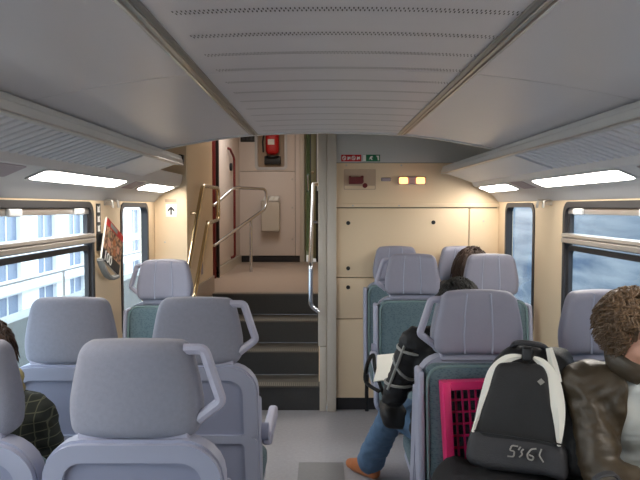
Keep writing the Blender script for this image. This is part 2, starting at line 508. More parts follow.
# stairs up to the landing, built step by step
st = struct_empty('staircase')
SX0, SX1 = -1.04, -.03
RUN, RISE, NST = .35, .197, 4
for k in range(NST):
    y = YE + k * RUN; z = (k + 1) * RISE
    sx1 = -.018 if k < 2 else -.026
    stp = obj('step', bx(SX0, sx1, y, y + (RUN if k < 3 else .3), z - RISE, z - .012), 'riser', st, smooth=False)
    tr = obj('tread', bx(SX0, sx1, y - .012, y + (RUN if k < 3 else .02), z - .012, z, bev=.002), 'tread', stp, smooth=False)
    bm = new()
    nr = 62
    for j in range(nr):
        x = SX0 + .01 + j * ((sx1 - SX0 - .02) / nr)
        box(bm, x, x + .008, y - .014, y + .09, z, z + .004)
    nb = obj('nosing', bm, 'nosing', stp, smooth=False); nb['kind'] = 'stuff'
struct(obj('floor_landing', bx(XL, -.02, YE + 3 * RUN + .03, 12.1, .70, NST * RISE), 'landing', smooth=False))

# entrance: far wall, exterior door pocket
ZL = NST * RISE
wfar = struct_empty('wall_far')
def fp(x0, x1, z0, z1, t=.03, m='far_cream', y=YV, bev=.004): return obj('panel', bx(x0, x1, y - t, y + .03, z0, z1, bev=bev), m, wfar)
fp(XL, -.33, ZL, .875, t=.008, m='dark'); fp(XL, -.40, .885, 2.135); fp(-.395, -.33, .885, ZT)
NX0, NX1, NZ0, NZ1 = -.965, -.545, 2.19, 2.72
fp(XL, NX0, 2.14, ZT); fp(NX1, -.40, 2.14, ZT); fp(NX0, NX1, 2.14, NZ0); fp(NX0, NX1, NZ1, ZT)
obj('backing', bx(XL, -.33, YV + .1, YV + .12, ZL, ZT), 'dark', wfar, smooth=False)
obj('backing', bx(XL, NX0 - .01, YV + .03, YV + .04, ZL, ZT), 'dark', wfar, smooth=False)
obj('backing', bx(NX1 + .01, -.33, YV + .03, YV + .04, ZL, ZT), 'dark', wfar, smooth=False)
obj('backing', bx(NX0, NX1, YV + .03, YV + .04, ZL, 2.14), 'dark', wfar, smooth=False)
obj('niche_back', bx(NX0, NX1, YV + .08, YV + .1, NZ0, NZ1), 'cream_dark', wfar, smooth=False)
obj('niche_frame', ring(new(), rrect(NX1 - NX0 + .06, NZ1 - NZ0 + .06, .05, cx=(NX0 + NX1) / 2, cy=(NZ0 + NZ1) / 2), rrect(NX1 - NX0 - .02, NZ1 - NZ0 - .02, .03, cx=(NX0 + NX1) / 2, cy=(NZ0 + NZ1) / 2), XZ(YV), -.042, .08), 'housing', wfar)
for (x, z) in ((-.44, 2.02), (-.44, 1.13), (-.44, 1.6)):
    obj('screw', disc(new(), (x, YV - .03, z), (0, -1, 0), .014, .005), 'alu', wfar)
# exterior door
dr = struct_empty('door_1')
obj('leaf', bx(XL + .005, -1.222, 7.56, YV - .03, ZL + .12, ZT, bev=.008), 'far_cream', dr)
obj('sill', bx(XL + .005, -1.20, 7.5, YV - .03, ZL, ZL + .11), 'post', dr, smooth=False)
obj('jamb', bx(XL, -1.222, 7.44, 7.5, ZL, ZT, bev=.006), 'darkred', dr)
obj('jamb_seal', bx(XL + .005, -1.190, 7.5, 7.55, ZL, ZT, bev=.006), 'black', dr)
gb = obj('grab_bar', tube(new(), fillet([(-1.222, 8.70, .93), (-1.17, 8.70, .95), (-1.17, 8.70, 2.26), (-1.19, 8.45, 2.36), (-1.222, 8.45, 2.37)], .05), .016, 8), 'darkred', dr)
obj('release_knob', disc(new(), (-1.222, 8.66, 2.14), (1, 0, 0), .05, .03), 'black', dr)
# passage with door beside the far wall
d2 = struct_empty('door_2')
obj('frame', bx(-.33, -.265, YV - .03, YV + .06, ZL, ZT, bev=.006), 'post', d2)
obj('frame', bx(-.265, -.235, YV + .06, YV + .10, ZL, ZT, bev=.004), 'passage', d2)
obj('glass_panel', bx(-.235, -.18, YV + .07, YV + .08, ZL + .1, ZT), 'door_glass', d2, smooth=False)
obj('frame', bx(-.18, -.165, YV + .05, YV + .10, ZL, ZT, bev=.004), 'dark', d2)
lf = obj('leaf', bx(-.165, -.09, YV + .04, YV + .08, ZL + .05, ZT, bev=.004), 'passage', d2)
obj('handle', tube(new(), fillet([(-.21, YV + .07, 2.10), (-.21, YV + .0, 2.08), (-.205, YV + .0, 1.86), (-.21, YV + .07, 1.84)], .02), .012, 8), 'chrome', d2)
obj('lock_knob', disc(new(), (-.14, YV + .04, 2.13), (0, -1, 0), .018, .02), 'gold_steel', d2)
obj('frame', bx(-.09, -.026, YV + .02, YV + .07, ZL, ZT, bev=.004), 'black', d2)
obj('reflector', bx(-.078, -.052, YV + .005, YV + .02, 1.85, 2.7, bev=.003), 'white', d2)
struct(obj('wall_passage', bx(XL, .1, 12.1, 12.2, .7, ZT), 'passage', smooth=False))

# landing lamp (out of the frame, over the entrance)
vl = thing('landing_lamp', 'warm ceiling lamp above the entrance landing', 'lamp', (-.65, 7.6, ZT))
obj('frame', bx(-.3, .3, -.75, .75, -.03, 0, bev=.005), 'housing', vl)
obj('diffuser', bx(-.26, .26, -.7, .7, -.04, -.03), 'vest_lamp', vl, smooth=False)

# ------------------------------------------------------------------ windows
def window(idx, side, y0, y1, z0, z1, split):
    w = struct_empty('window_%d' % idx)
    xi = XL if side < 0 else XR; s = -side         # s points into the room
    yc, zcn, W, H = (y0 + y1) / 2, (z0 + z1) / 2, y1 - y0, z1 - z0
    xf = lambda d: xi + s * d
    mp = lambda u, v, t: (xf(t), u, v)
    obj('gasket', ring(new(), rrect(W + .03, H + .03, .075, cx=yc, cy=zcn), rrect(W - .035, H - .035, .055, cx=yc, cy=zcn), mp, -.04, .007), 'gasket', w)
    if split:
        zt = z1 - .018
        obj('head_rail', bx(min(xf(-.034), xf(-.006)), max(xf(-.034), xf(-.006)), y0 + .03, y1 - .03, zt - .036, zt - .004, bev=.004), 'alu', w)
        obj('sash', ring(new(), rrect(W - .035, .185, .03, cx=yc, cy=1.516), rrect(W - .10, .135, .02, cx=yc, cy=1.52), mp, -.034, -.010), 'gasket', w)
        obj('crossbar', prism(new(), [(.0, 1.463), (.014, 1.458), (.016, 1.444), (.006, 1.438), (.016, 1.432), (.016, 1.412), (.0, 1.405), (-.034, 1.405), (-.034, 1.463)], lambda u, v, t: (xf(u), t, v), y0 - .008, y1 + .008), 'alu', w, smooth=False)
        obj('sash', ring(new(), rrect(W - .035, 1.405 - z0 - .02, .04, cx=yc, cy=(1.405 + z0) / 2), rrect(W - .085, 1.405 - z0 - .075, .03, cx=yc, cy=(1.405 + z0) / 2), mp, -.034, -.010), 'gasket', w)
        xx = sorted((xf(-.026), xf(-.022)))
        obj('pane', bx(xx[0], xx[1], y0 + .04, y1 - .04, 1.44, 1.59), 'pane', w, smooth=False)
        obj('pane', bx(xx[0], xx[1], y0 + .03, y1 - .03, z0 + .03, 1.40), 'pane', w, smooth=False)
        for yy in (y0 + .22, y1 - .20, y1 - .94):
            a, b = sorted((xf(-.008), xf(.012)))
            obj('latch', rbox(new(), ((a + b) / 2, yy, zt - .022), (b - a, .12, .034), .008, 2), 'white', w)
    else:
        xx = sorted((xf(-.028), xf(-.024)))
        obj('pane', bx(xx[0], xx[1], y0 + .01, y1 - .01, z0 + .01, z1 - .01), 'pane', w, smooth=False)
    return w
i = 1
for side in (-1, 1):
    for (a, b) in BIG: window(i, side, a, b, WZ0, WZ1, True); i += 1
    window(i, side, SMALL[0], SMALL[1], .76, WZ1, False); i += 1

# ------------------------------------------------------------------ lamp housings, strip lights, luggage racks
def mx(side, x): return x if side < 0 else mir(x)
for i, side in enumerate((-1, 1)):
    prof = [(-1.085, 1.86), (-1.095, 1.80), (-1.11, 1.770), (-1.225, 1.722), (-1.27, 1.690), (-1.300, 1.655), (-1.309, 1.648), (-1.309, 1.86)]
    struct(obj('trim_%d' % (4 + i), extrude_profile(new(), [(mx(side, x), z) for x, z in prof], Y0, YE - .004), 'housing', angle=20))
nrm = Vector((1.722 - 1.770, 0, -(-1.225 + 1.11)))     # slope of the lamp face
def on_face(side, t, y, d):
    """t 0..1 across the sloping lamp face, d out of it"""
    x = -1.110 + t * (-1.225 + 1.110); z = 1.770 + t * (1.722 - 1.770)
    n = Vector((.385, 0, -.923)); p = Vector((x, y, z)) + n * d
    return (mx(side, p.x), p.y, p.z)
LAMPS = [(-1, 2.66, 3.78, 'long lit ceiling light over the big window beside the magazine'), (-1, 4.22, 4.98, 'short lit ceiling light near the white arrow sign'),
         (1, 2.64, 3.74, 'long lit ceiling light above the curly-haired man'), (1, 4.22, 4.98, 'short lit ceiling light beside the cream end wall'),
         (-1, .5, 1.9, 'lit ceiling light over the plaid-jacketed passenger, out of frame'), (1, .5, 1.9, 'lit ceiling light opposite the plaid-jacketed passenger, out of frame')]
for side, a, b, lab in LAMPS:
    x0 = Vector(on_face(side, .5, (a + b) / 2, 0))
    t = thing('strip_light', lab, 'light', x0, group='strip lights under the luggage racks')
    rel = lambda u, v, d: Vector(on_face(side, .5 + v, (a + b) / 2 + u, d)) - x0
    L = b - a
    obj('frame', ring(new(), rrect(L + .03, .92, .12, cx=0), rrect(L - .01, .75, .10, cx=0), lambda u, v, d: rel(u, v, d), 0, .006), 'housing', t)
    obj('diffuser', prism(new(), rrect(L - .012, .74, .10), lambda u, v, d: rel(u, v, d), .0005, .004), 'lamp', t, smooth=False)
for side, a, b, lab in ((-1, 3.93, 4.14, 'perforated pinkish speaker grille between the two lights near the magazine'), (1, 3.90, 4.14, 'perforated pinkish speaker grille near the coat hook by the curly-haired man'),
                   (-1, 2.1, 2.48, 'perforated pinkish speaker grille above the plaid-jacketed passenger'), (1, 2.1, 2.48, 'perforated pinkish speaker grille before the long light above the curly-haired man')):
    tag(obj('speaker_grille', prism(new(), rrect(b - a, .8, .03, cx=(a + b) / 2), lambda u, v, d: on_face(side, .5 + v, u, d), 0, .003), 'grille', smooth=False), lab, 'speaker', 'speaker grilles under the luggage racks')

for side, yend, lab in ((-1, 4.02, 'grey slatted luggage rack over the magazine, ending short of the stairs'), (1, YE - .003, 'grey slatted luggage rack running into the cream end wall')):
    rk = thing('luggage_rack', lab, 'luggage rack', (mx(side, -.868), 1.0, 1.87), group='overhead luggage racks')
    def P(x, y, z, side=side): return (mx(side, x) - mx(side, -.868), y - 1.0, z - 1.87)
    lip = [(-.872, 1.926), (-.866, 1.922), (-.862, 1.905), (-.858, 1.900), (-.856, 1.874), (-.862, 1.868), (-.900, 1.868), (-.905, 1.926)]
    obj('lip', prism(new(), lip, lambda u, v, t: P(u, t, v), Y0 + .02, yend), 'rack', rk, smooth=False)
    obj('edge_bead', prism(new(), [(-.855, 1.874), (-.852, 1.868), (-.858, 1.864), (-.866, 1.866)], lambda u, v, t: P(u, t, v), Y0 + .02, yend), 'alu', rk, smooth=False)
    zr = lambda x: 1.868 + (x + .90) * ((1.868 - 1.800) / .195)
    obj('tray', prism(new(), [(-.90, zr(-.90) + .012), (-1.10, zr(-1.10) + .012), (-1.10, zr(-1.10) + .02), (-.90, zr(-.90) + .02)], lambda u, v, t: P(u, t, v), Y0 + .02, 3.30), 'gasket', rk, smooth=False)
    y1 = yend if side > 0 else 3.98
    obj('end_plate', prism(new(), [(-.90, zr(-.90)), (-1.095, zr(-1.095)), (-1.095, zr(-1.095) + .02), (-.90, zr(-.90) + .02)], lambda u, v, t: P(u, t, v), 3.30, y1), 'rack_slat', rk, smooth=False)
    first = None; k = 0
    y = Y0 + .05
    while y < 3.26:
        if first is None:
            first = obj('slat', prism(new(), [(-.045 + .0, 0), (0, 0)] and [(-.024, .012), (-.020, .002), (-.012, 0), (.012, 0), (.020, .002), (.024, .012)], lambda u, v, t: (P(t, 1.0 + u, zr(t) + v)), -.90, -1.098), 'rack_slat', rk)
            first.location.y = y - 1.0
        else:
            c = first.copy(); COL.objects.link(c); c.location.y = y - 1.0
        y += .066
    if side < 0:
        obj('end_bracket', prism(new(), [(-.858, 1.868), (-.854, 1.93), (-.875, 1.935), (-.96, 1.91), (-.96, 1.88)], lambda u, v, t: P(u, t, v), yend, yend + .035), 'dark', rk, smooth=False)

# coat hooks on the pillars
for side, lab in ((-1, 'small grey coat hook above the hanging magazine'), (1, 'small grey coat hook on the pillar by the curly-haired man')):
    x = XL if side < 0 else XR; s = -side
    hk = thing('coat_hook', lab, 'hook', (x, 3.96, 1.64), group='coat hooks')
    obj('plate', bx(min(0, s * .012), max(0, s * .012), -.06, .06, -.02, .02, bev=.003), 'alu', hk)
    for yy in (-.055, .055):
        obj('peg', tube(new(), fillet([(s * .008, yy, .01), (s * .05, yy, .012), (s * .055, yy, -.035)], .015), .008, 8), 'alu', hk)

# ------------------------------------------------------------------ seats (local: the sitter looks along +y, headrest over the origin)
def shear(p): return Vector((p.x, p.y + max(0.0, 1.02 - p.z) * .15, p.z))
def sheared(bm):
    for v in bm.verts: v.co = shear(v.co)
    return bm

def make_seat(label, handle_side, leather, arm=True):
    t = thing('train_seat', label, 'seat', group='train seats')
    hz = 1.147 if leather else 1.131
    ct = .27 if leather else .235
    hm = 'headleather' if leather else 'headfab'
    out = rrect(.47, .70, .1, 6, cy=.66, radii=(.04, .04, .105, .105))
    wid = lambda o: [(u * (1 + .06 * max(0, .98 - v)), v) for u, v in o]
    sh = obj('shell', sheared(prism(new(), wid(out), lambda u, v, d: (u, d, v), -.04, .012)), 'shell', t)
    inn = rrect(.36, .225, .05, 6, cy=.84, radii=(.01, .01, .055, .055))
    bm = ring(new(), wid(rrect(.462, .28, .1, 6, cy=.862, radii=(.006, .006, .1, .1))), wid(inn), lambda u, v, d: (u, d, v), -.058, -.038)
    obj('rim', sheared(bm), 'shell', t)
    bm = ring(new(), wid(rrect(.462, .41, .03, 6, cy=.517)), wid(rrect(.36, .30, .02, 6, cy=.545)), lambda u, v, d: (u, d, v), -.058, -.038)
    obj('rim', sheared(bm), 'shell', t)
    obj('recess_panel', sheared(prism(new(), wid(inn), lambda u, v, d: (u, d, v), -.043, -.038)), 'recess', t)
    obj('recess_panel', sheared(prism(new(), wid(rrect(.36, .30, .02, 6, cy=.545)), lambda u, v, d: (u, d, v), -.043, -.038)), 'recess', t)
    for sx in (-1, 1):
        obj('side_wing', sheared(rbox(new(), (sx * (.236 if leather else .226), .035, .66 if leather else .60), (.026, .11, .62 if leather else .5), .012, 5, lambda p: p)), 'shell', t)
    def cush(p):
        k = 1 - (p.x / .21) ** 2
        return Vector((p.x, p.y + (.016 * k if p.y > 0 else 0), p.z))
    bc = obj('back_cushion', sheared(rbox(new(), (0, .052, .455 + ct), (.435, .09, 2 * ct), .045, 6, cush)), 'teal', t)
    o = [(u, v) for u, v in rrect(.425, 2 * ct - .015, .06, 6, cy=.455 + ct)]
    obj('piping', tube(new(), [shear(Vector((u, .088, v))) for u, v in o], .007, 6, closed=True), 'piping', bc)
    def sc(p):
        return Vector((p.x, p.y, p.z + (.012 * (1 - (p.x / .22) ** 2) if p.z > 0 else 0)))
    obj('seat_cushion', rbox(new(), (0, .36, .425), (.445, .47, .11), .04, 6, sc), 'teal', t)
    obj('seat_pan', rbox(new(), (0, .35, .352), (.43, .46, .045), .02, 4), 'shell', t)
    obj('pedestal', rbox(new(), (0, .30, .166), (.10, .34, .332), .03, 3), 'shell', t)
    obj('collar', rbox(new(), (0, .0, 1.018), (.29, .05, .05), .008, 3), 'handle', t)
    def hd(p):
        z = (p.z + .125) / .25
        if z < .3: w = 1.0 - .05 * ((.3 - z) / .3)
        else: w = 1.0 - .20 * ((z - .3) / .7) ** 1.35
        bulge = 1 + .10 * (1 - (p.x / .175) ** 2)
        return Vector((p.x * w, p.y * bulge * (1 - .16 * z) + .022 * (abs(p.x) / .175) ** 2, p.z + .008 * (1 - (p.x / .17) ** 2) * (1 if p.z > 0 else 0)))
    hr = obj('headrest', rbox(new(), (0, .005, hz), (.352, .098, .25), .034, 6, hd), hm, t, angle=80)
    if leather:
        for sx in (-.052, .062):
            bm = new(); pts = []
            for k in range(9):
                z = -.115 + .23 * k / 8; p = hd(Vector((sx, .049, z)))
                pts.append(p + Vector((0, .0055, hz)))
            obj('seam', tube(new(), pts, .004, 6), 'shell', hr)
    if handle_side:
        h_ = handle_side
        pts = fillet([(h_ * .13, 0, 1.238), (h_ * .183, 0, 1.238), (h_ * .228, .0, 1.10), (h_ * .165, .0, 1.052)], .013)
        bm = tube(new(), pts, .0150, 8)
        for v in bm.verts: v.co.y *= .85
        obj('handle', bm, 'handle', t)
        if not arm: return t
        # fold-down armrest on the aisle side
        ar = obj('armrest', rbox(new(), (h_ * .258, .31, .665), (.042, .36, .06), .014, 4), 'handle', t)
        obj('armrest_pivot', disc(new(), (h_ * .236, .12, .70), (h_, 0, 0), .035, .03, 14), 'recess', ar)
    return t

pL = make_seat('grey-blue seat in front of the camera with a cloth headrest and looped handle', 1, False, False)   # aisle seat, near row
pL.location = (-.492, 1.684, 0)
pW = make_seat('grey-blue window seat behind the plaid-jacketed passenger', 0, False)
pW.location = (-.978, 1.684, 0)
pM = make_seat('grey-blue aisle seat with looped handle, between the stairs and the seat before the camera', 1, False)
pM.location = (-.483, 2.48, 0)
dup(pW, (-.975, 2.48, 0), 0, 'grey-blue window seat in front of the plaid-jacketed passenger')
fW = make_seat('teal seat under the white arrow sign, facing the camera', 1, True)
fW.location = (-.99, 4.11, 0); fW.rotation_euler = (0, 0, PI)
fA = make_seat('teal seat holding the pink crate and the black backpack', 1, True, False)
fA.location = (.622, 2.60, 0); fA.rotation_euler = (0, 0, PI)
fB = make_seat('teal window seat of the curly-haired man in the brown jacket', 0, True)
fB.location = (1.122, 2.60, 0); fB.rotation_euler = (0, 0, PI)
dup(fW, (.578, 4.17, 0), PI, 'teal seat with looped handle, beyond the passenger holding white paper').scale = (1, 1, 1.025)
dup(fB, (1.078, 4.17, 0), PI, 'teal window seat in front of the brown-haired passenger by the end wall').scale = (1, 1, 1.025)
dup(fB, (.565, 4.99, 0), PI, 'teal aisle seat against the cream end wall, without a handle').scale = (1, 1, 1.025)
dup(fB, (1.065, 4.99, 0), PI, 'teal window seat of the brown-haired passenger against the cream end wall').scale = (1, 1, 1.025)
bA = make_seat('aisle seat of the passenger holding white paper, back to back with the crate seat', 0, False)
bA.location = (.64, 2.735, -.02)

# ------------------------------------------------------------------ handrails
def rail(name, label, paths, m, r=.017, loc=(0, 0, 0)):
    t = thing(name, label, 'handrail', loc)
    for nm, pts, fr in paths:
        obj(nm, tube(new(), [p - Vector(loc) for p in fillet(pts, fr, 6)], r if nm != 'bracket' else .012, 12), m, t)
    return t
rail('stair_handrail', 'brass-toned looped handrail on the cream wall beside the stairs',
     [('rail', [(-.985, 4.72, 1.12), (-.998, 5.45, 1.79), (-1.0, 6.28, 1.79), (-1.0, 6.28, 1.49), (-.998, 5.66, 1.465), (-.985, 4.98, .92), (-1.03, 4.98, .88)], .07),
      ('bracket', [(-1.0, 5.9, 1.79), (-1.055, 5.9, 1.79)], .01), ('bracket', [(-.99, 5.2, 1.56), (-1.055, 5.2, 1.56)], .01), ('bracket', [(-1.0, 5.9, 1.475), (-1.055, 5.9, 1.475)], .01)],
     'gold_steel', loc=(-1.0, 5.4, ZL))
rail('landing_rail', 'bright steel looped guard rail on a post on the landing',
     [('rail', [(-1.235, 7.42, 1.17), (-.735, 8.60, 1.60), (-.735, 8.60, 1.845), (-1.06, 7.85, 1.845), (-1.235, 7.42, 1.63)], .10),
      ('post', [(-.9, 8.215, ZL), (-.9, 8.215, 1.46)], .01)], 'chrome', r=.019, loc=(-.9, 8.2, ZL))
rail('partition_handrail', 'narrow steel handrail rising along the post beside the stairs',
     [('rail', [(-.026, 4.99, .80), (-.088, 4.985, .85), (-.088, 5.0, 1.16), (-.090, 6.5, 1.84), (-.026, 6.52, 1.84)], .03),
      ('bracket', [(-.088, 5.7, 1.477), (-.026, 5.7, 1.477)], .01)], 'chrome', r=.018, loc=(-.09, 5.0, .80))

# ------------------------------------------------------------------ things on the walls
# fire extinguisher in its niche
fe = thing('fire_extinguisher', 'red fire extinguisher in the wall niche over the landing', 'fire extinguisher', (-.735, YV - .02, 2.335))
obj('cylinder', rbox(new(), (0, 0, .22), (.20, .16, .34), .07, 4), 'red', fe)
obj('bracket', bx(-.12, .12, .0, .09, -.09, .03, bev=.01), 'black', fe)
obj('foot_ring', tube(new(), [(.085 * math.cos(a * PI / 8), .07 * math.sin(a * PI / 8), .02) for a in range(16)], .018, 6, closed=True), 'black', fe)
obj('paper_label', bx(-.06, .035, -.084, -.078, .19, .27), 'signwhite', fe, smooth=False)
obj('hose', tube(new(), fillet([(0, -.02, .40), (-.10, -.05, .40), (-.14, -.05, .26), (-.13, -.05, .08)], .05), .012, 8), 'black', fe)
obj('valve', disc(new(), (0, 0, .39), (0, 0, 1), .03, .06), 'black', fe)
# small black sign
sg = thing('wall_sign', 'small black sign beside the fire extinguisher niche', 'sign', (-1.10, YV - .03, 2.62))
obj('plate', bx(-.105, .105, -.008, 0, -.05, .05, bev=.002), 'black', sg)
for k in range(3):
    obj('digit_block', bx(-.075 + k * .052, -.04 + k * .052, -.011, -.008, -.025, .025, bev=.001), 'bag_grey', sg)
# waste bin on the landing wall
wb = thing('waste_bin', 'pale grey wall bin with white paper towels on the landing', 'bin', (-.755, YV - .03, 1.25))
obj('body', rbox(new(), (0, -.09, .22), (.27, .18, .44), .02, 3), 'post', wb)
obj('lid', bx(-.138, .138, -.185, 0, .44, .455, bev=.004), 'alu', wb)
for x in (-.07, .02, .085):
    obj('towel', rbox(new(), (x, -.09, .485), (.07, .10, .07), .02, 2, lambda p: p + Vector((.01 * math.sin(p.z * 60), 0, 0))), 'signwhite', wb)
# arrow sign
s1 = thing('arrow_sign', 'white sign with a black up arrow on the cream wall beside the stairs', 'sign', (-1.178, YE, 1.582))
obj('plate', bx(-.042, .042, -.004, 0, -.05, .05, bev=.001), 'signwhite', s1)
obj('arrow', prism(new(), [(-.006, -.032), (.006, -.032), (.006, .008), (.026, -.010), (.026, .006), (0, .034), (-.026, .006), (-.026, -.010), (-.006, .008)], lambda u, v, d: (u, d, v), -.0055, -.004), 'black', s1, smooth=False)
tag(obj('notice_plate', bx(-1.225, -1.135, YE - .003, YE, 1.648, 1.672, bev=.001), 'cream_dark'), 'tiny beige notice plate directly above the white arrow sign', 'sign')
# red and green pictogram plates on the grey fascia
s2 = thing('pictogram_sign', 'red plate of white prohibition pictograms on the grey fascia', 'sign', (.227, YE, 1.990))
obj('plate', bx(-.078, .078, -.004, 0, -.026, .026, bev=.001), 'red', s2)
for k, x in enumerate((-.055, -.018, .018, .055)):
    bm = new()
    if k % 2 == 0:
        tube(bm, [(x + .013 * math.cos(a * PI / 6), -.0055, .015 * math.sin(a * PI / 6)) for a in range(12)], .003, 6, closed=True)
        tube(bm, [(x - .009, -.0055, .011), (x + .009, -.0055, -.011)], .003, 6)
    else:
        prism(bm, [(x - .012, -.014), (x - .002, -.014), (x + .002, -.002), (x + .011, -.014), (x + .012, .012), (x - .002, .006), (x - .010, .014)], lambda u, v, d: (u, d, v), -.0055, -.004)
    obj('pictogram', bm, 'signwhite', s2)
s3 = thing('exit_sign', 'green and white escape route plate on the grey fascia', 'sign', (.385, YE, 1.990))
obj('plate', bx(-.066, .066, -.004, 0, -.026, .026, bev=.001), 'green', s3)
obj('pictogram', bx(-.066, -.044, -.0055, -.004, -.024, .024), 'signwhite', s3, smooth=False)
obj('pictogram', prism(new(), [(-.02, -.016), (-.008, -.004), (.0, -.016), (.008, -.014), (.0, .002), (.012, .008), (.004, .016), (-.012, .010)], lambda u, v, d: (u, d, v), -.0055, -.004), 'signwhite', s3, smooth=False)
obj('pictogram', prism(new(), [(.034, .018), (.058, .018), (.058, -.018), (.048, -.018), (.046, .004)], lambda u, v, d: (u, d, v), -.0055, -.004), 'signwhite', s3, smooth=False)
# emergency brake
eb = thing('emergency_brake', 'red emergency brake handle in a beige square recess on the end wall', 'brake handle', (.295, YE + .022, 1.825))
obj('recess_box', ring(new(), rrect(.25, .16, .008), rrect(.236, .146, .006), lambda u, v, d: (u, d, v), -.006, .006), 'cream_dark', eb)
obj('back_plate', bx(-.119, .119, -.002, .004, -.074, .074), 'cream_dark', eb, smooth=False)
obj('grip', prism(new(), [(-.085, .026), (-.075, .026), (-.065, .018), (.0, .020), (.018, .030), (.030, .022), (.026, .004), (.030, -.02), (.018, -.034), (.0, -.036), (-.085, -.036)], lambda u, v, d: (u, d, v), -.032, -.002), 'darkred', eb)
obj('pivot', disc(new(), (.040, -.002, -.048), (0, -1, 0), .019, .03), 'darkred', eb)
# pair of orange lamps
ol = thing('twin_lamp', 'pair of glowing orange lamps on the cream end wall', 'lamp', (.70, YE + .02, 1.815))
obj('bracket', rbox(new(), (0, -.014, 0), (.215, .026, .06), .006, 2), 'grille', ol)
for x in (-.066, .066):
    obj('lamp_lens', rbox(new(), (x, -.03, 0), (.066, .03, .05), .010, 3), 'orange_lamp', ol)
tag(obj('call_button', rbox(new(), (.50, YE + .018, 1.825), (.075, .014, .028), .006, 2), 'grille'), 'small grey button plate between the red brake handle and orange lamps', 'button')
tag(obj('wall_hook', rbox(new(), (1.135, YE + .008, 1.89), (.06, .03, .022), .008, 2), 'gasket'), 'small dark hook on the cream end wall under the luggage rack', 'hook')
# sticker and holder, magazine
ps = thing('pictogram_strip', 'narrow black strip of white pictograms beside the big window', 'sign', (XL, 3.80, 1.545))
obj('plate', bx(0, .004, -.035, .035, -.09, .085, bev=.001), 'black', ps)
for k, z in enumerate((.052, -.005, -.06)):
    bm = new()
    prism(bm, [(-.020, z - .018), (.020, z - .018), (.012, z + .002), (.020, z + .02), (-.006, z + .012), (-.018, z + .02)][::(1 if k != 1 else -1)], lambda u, v, d: (d, u, v), .004, .0055)
    obj('pictogram', bm, 'signwhite', ps, smooth=False)
mh = thing('magazine_holder', 'black plastic clip on the cream pillar carrying the magazine', 'holder', (XL, 3.82, 1.41))
obj('plate', bx(0, .012, -.06, .06, -.055, .045, bev=.003), 'black', mh)
obj('clip', rbox(new(), (.024, .02, .0), (.022, .06, .05), .006, 2), 'black', mh)
A, B, D_ = Vector((-1.268, 3.84, 1.55)), Vector((-1.252, 4.09, 1.425)), Vector((-1.268, 3.695, 1.33))
ux = (B - A).normalized(); vy = (D_ - A); vy = (vy - ux * vy.dot(ux)).normalized(); nn = ux.cross(vy)
if nn.x < 0: nn = -nn
R = Matrix((ux, -vy, nn)).transposed()
mg = thing('magazine', 'tilted magazine with a crowd cover and a red header, hanging on the pillar', 'magazine', A)
def mquad(u0, u1, v0, v1, d0, d1):
    bm = bx(u0, u1, -v1, -v0, d0, d1)
    for v in bm.verts: v.co = R @ v.co
    return bm
W_, H_ = .283, .262
obj('page_block', mquad(0, W_, 0, H_, -.012, -.001), 'paper', mg, smooth=False)
obj('cover', mquad(0, W_, .045, H_ * .75, -.001, .0005), 'cover', mg, smooth=False)
obj('header_band', mquad(0, W_, 0, .045, -.001, .001), 'red', mg, smooth=False)
obj('header_band', mquad(.06, W_ * .62, .008, .036, .001, .002), 'stripe', mg, smooth=False)
obj('footer_band', mquad(0, W_, H_ * .75, H_, -.001, .001), 'black', mg, smooth=False)
text_mesh('lettering', '100', .085, 'signwhite', mg, R @ Vector((.085, -(H_ * .875), .0018)), R)
for k, (u, v) in enumerate(((.06, .085), (.15, .10), (.22, .12), (.08, .135), (.17, .155))):
    obj('photo_figure', mquad(u - .02, u + .02, v - .018, v + .022, .0006, .0012), ('khaki', 'shoe', 'skin', 'skin', 'shoe')[k], mg, smooth=False)
bm = new()
for k in range(3):
    pts = [A + ux * (W_ * (j / 6)) + vy * (H_ + .006 + .05 * math.sin(PI * j / 6)) + nn * (-.004 - .006 * k) - A for j in range(7)]
    tube(bm, pts, .014, 6)
obj('curled_page', bm, 'stripe', mg)

# ------------------------------------------------------------------ pink crate, backpack, coat
cr = thing('crate', 'pink plastic crate standing against the teal seat behind the backpack', 'crate', (.64, 2.385, .50))
cr.rotation_euler = (math.radians(-7), math.radians(-2.5), 0)
CW, CD, CH = .34, .09, .46
for (a, b, c, d) in ((-CW / 2, -CW / 2 + .03, 0, CH), (CW / 2 - .03, CW / 2, 0, CH)):
    obj('side_rim', bx(a, b, -CD / 2, CD / 2, c, d, bev=.004), 'pink', cr)
for (a, b) in ((0, .03), (CH - .03, CH)):
    obj('end_rim', bx(-CW / 2 + .03, CW / 2 - .03, -CD / 2, CD / 2, a, b, bev=.004), 'pink', cr)
for k in range(1, 11):
    x = -CW / 2 + .03 + k * (CW - .06) / 11
    obj('grid_bar', bx(x - .0035, x + .0035, .004, .014, .03, CH - .03), 'pink', cr, smooth=False)
for k in range(1, 9):
    z = .03 + k * (CH - .06) / 9
    obj('grid_bar', bx(-CW / 2 + .03, CW / 2 - .03, .008, .016, z - .004, z + .004), 'pink', cr, smooth=False)

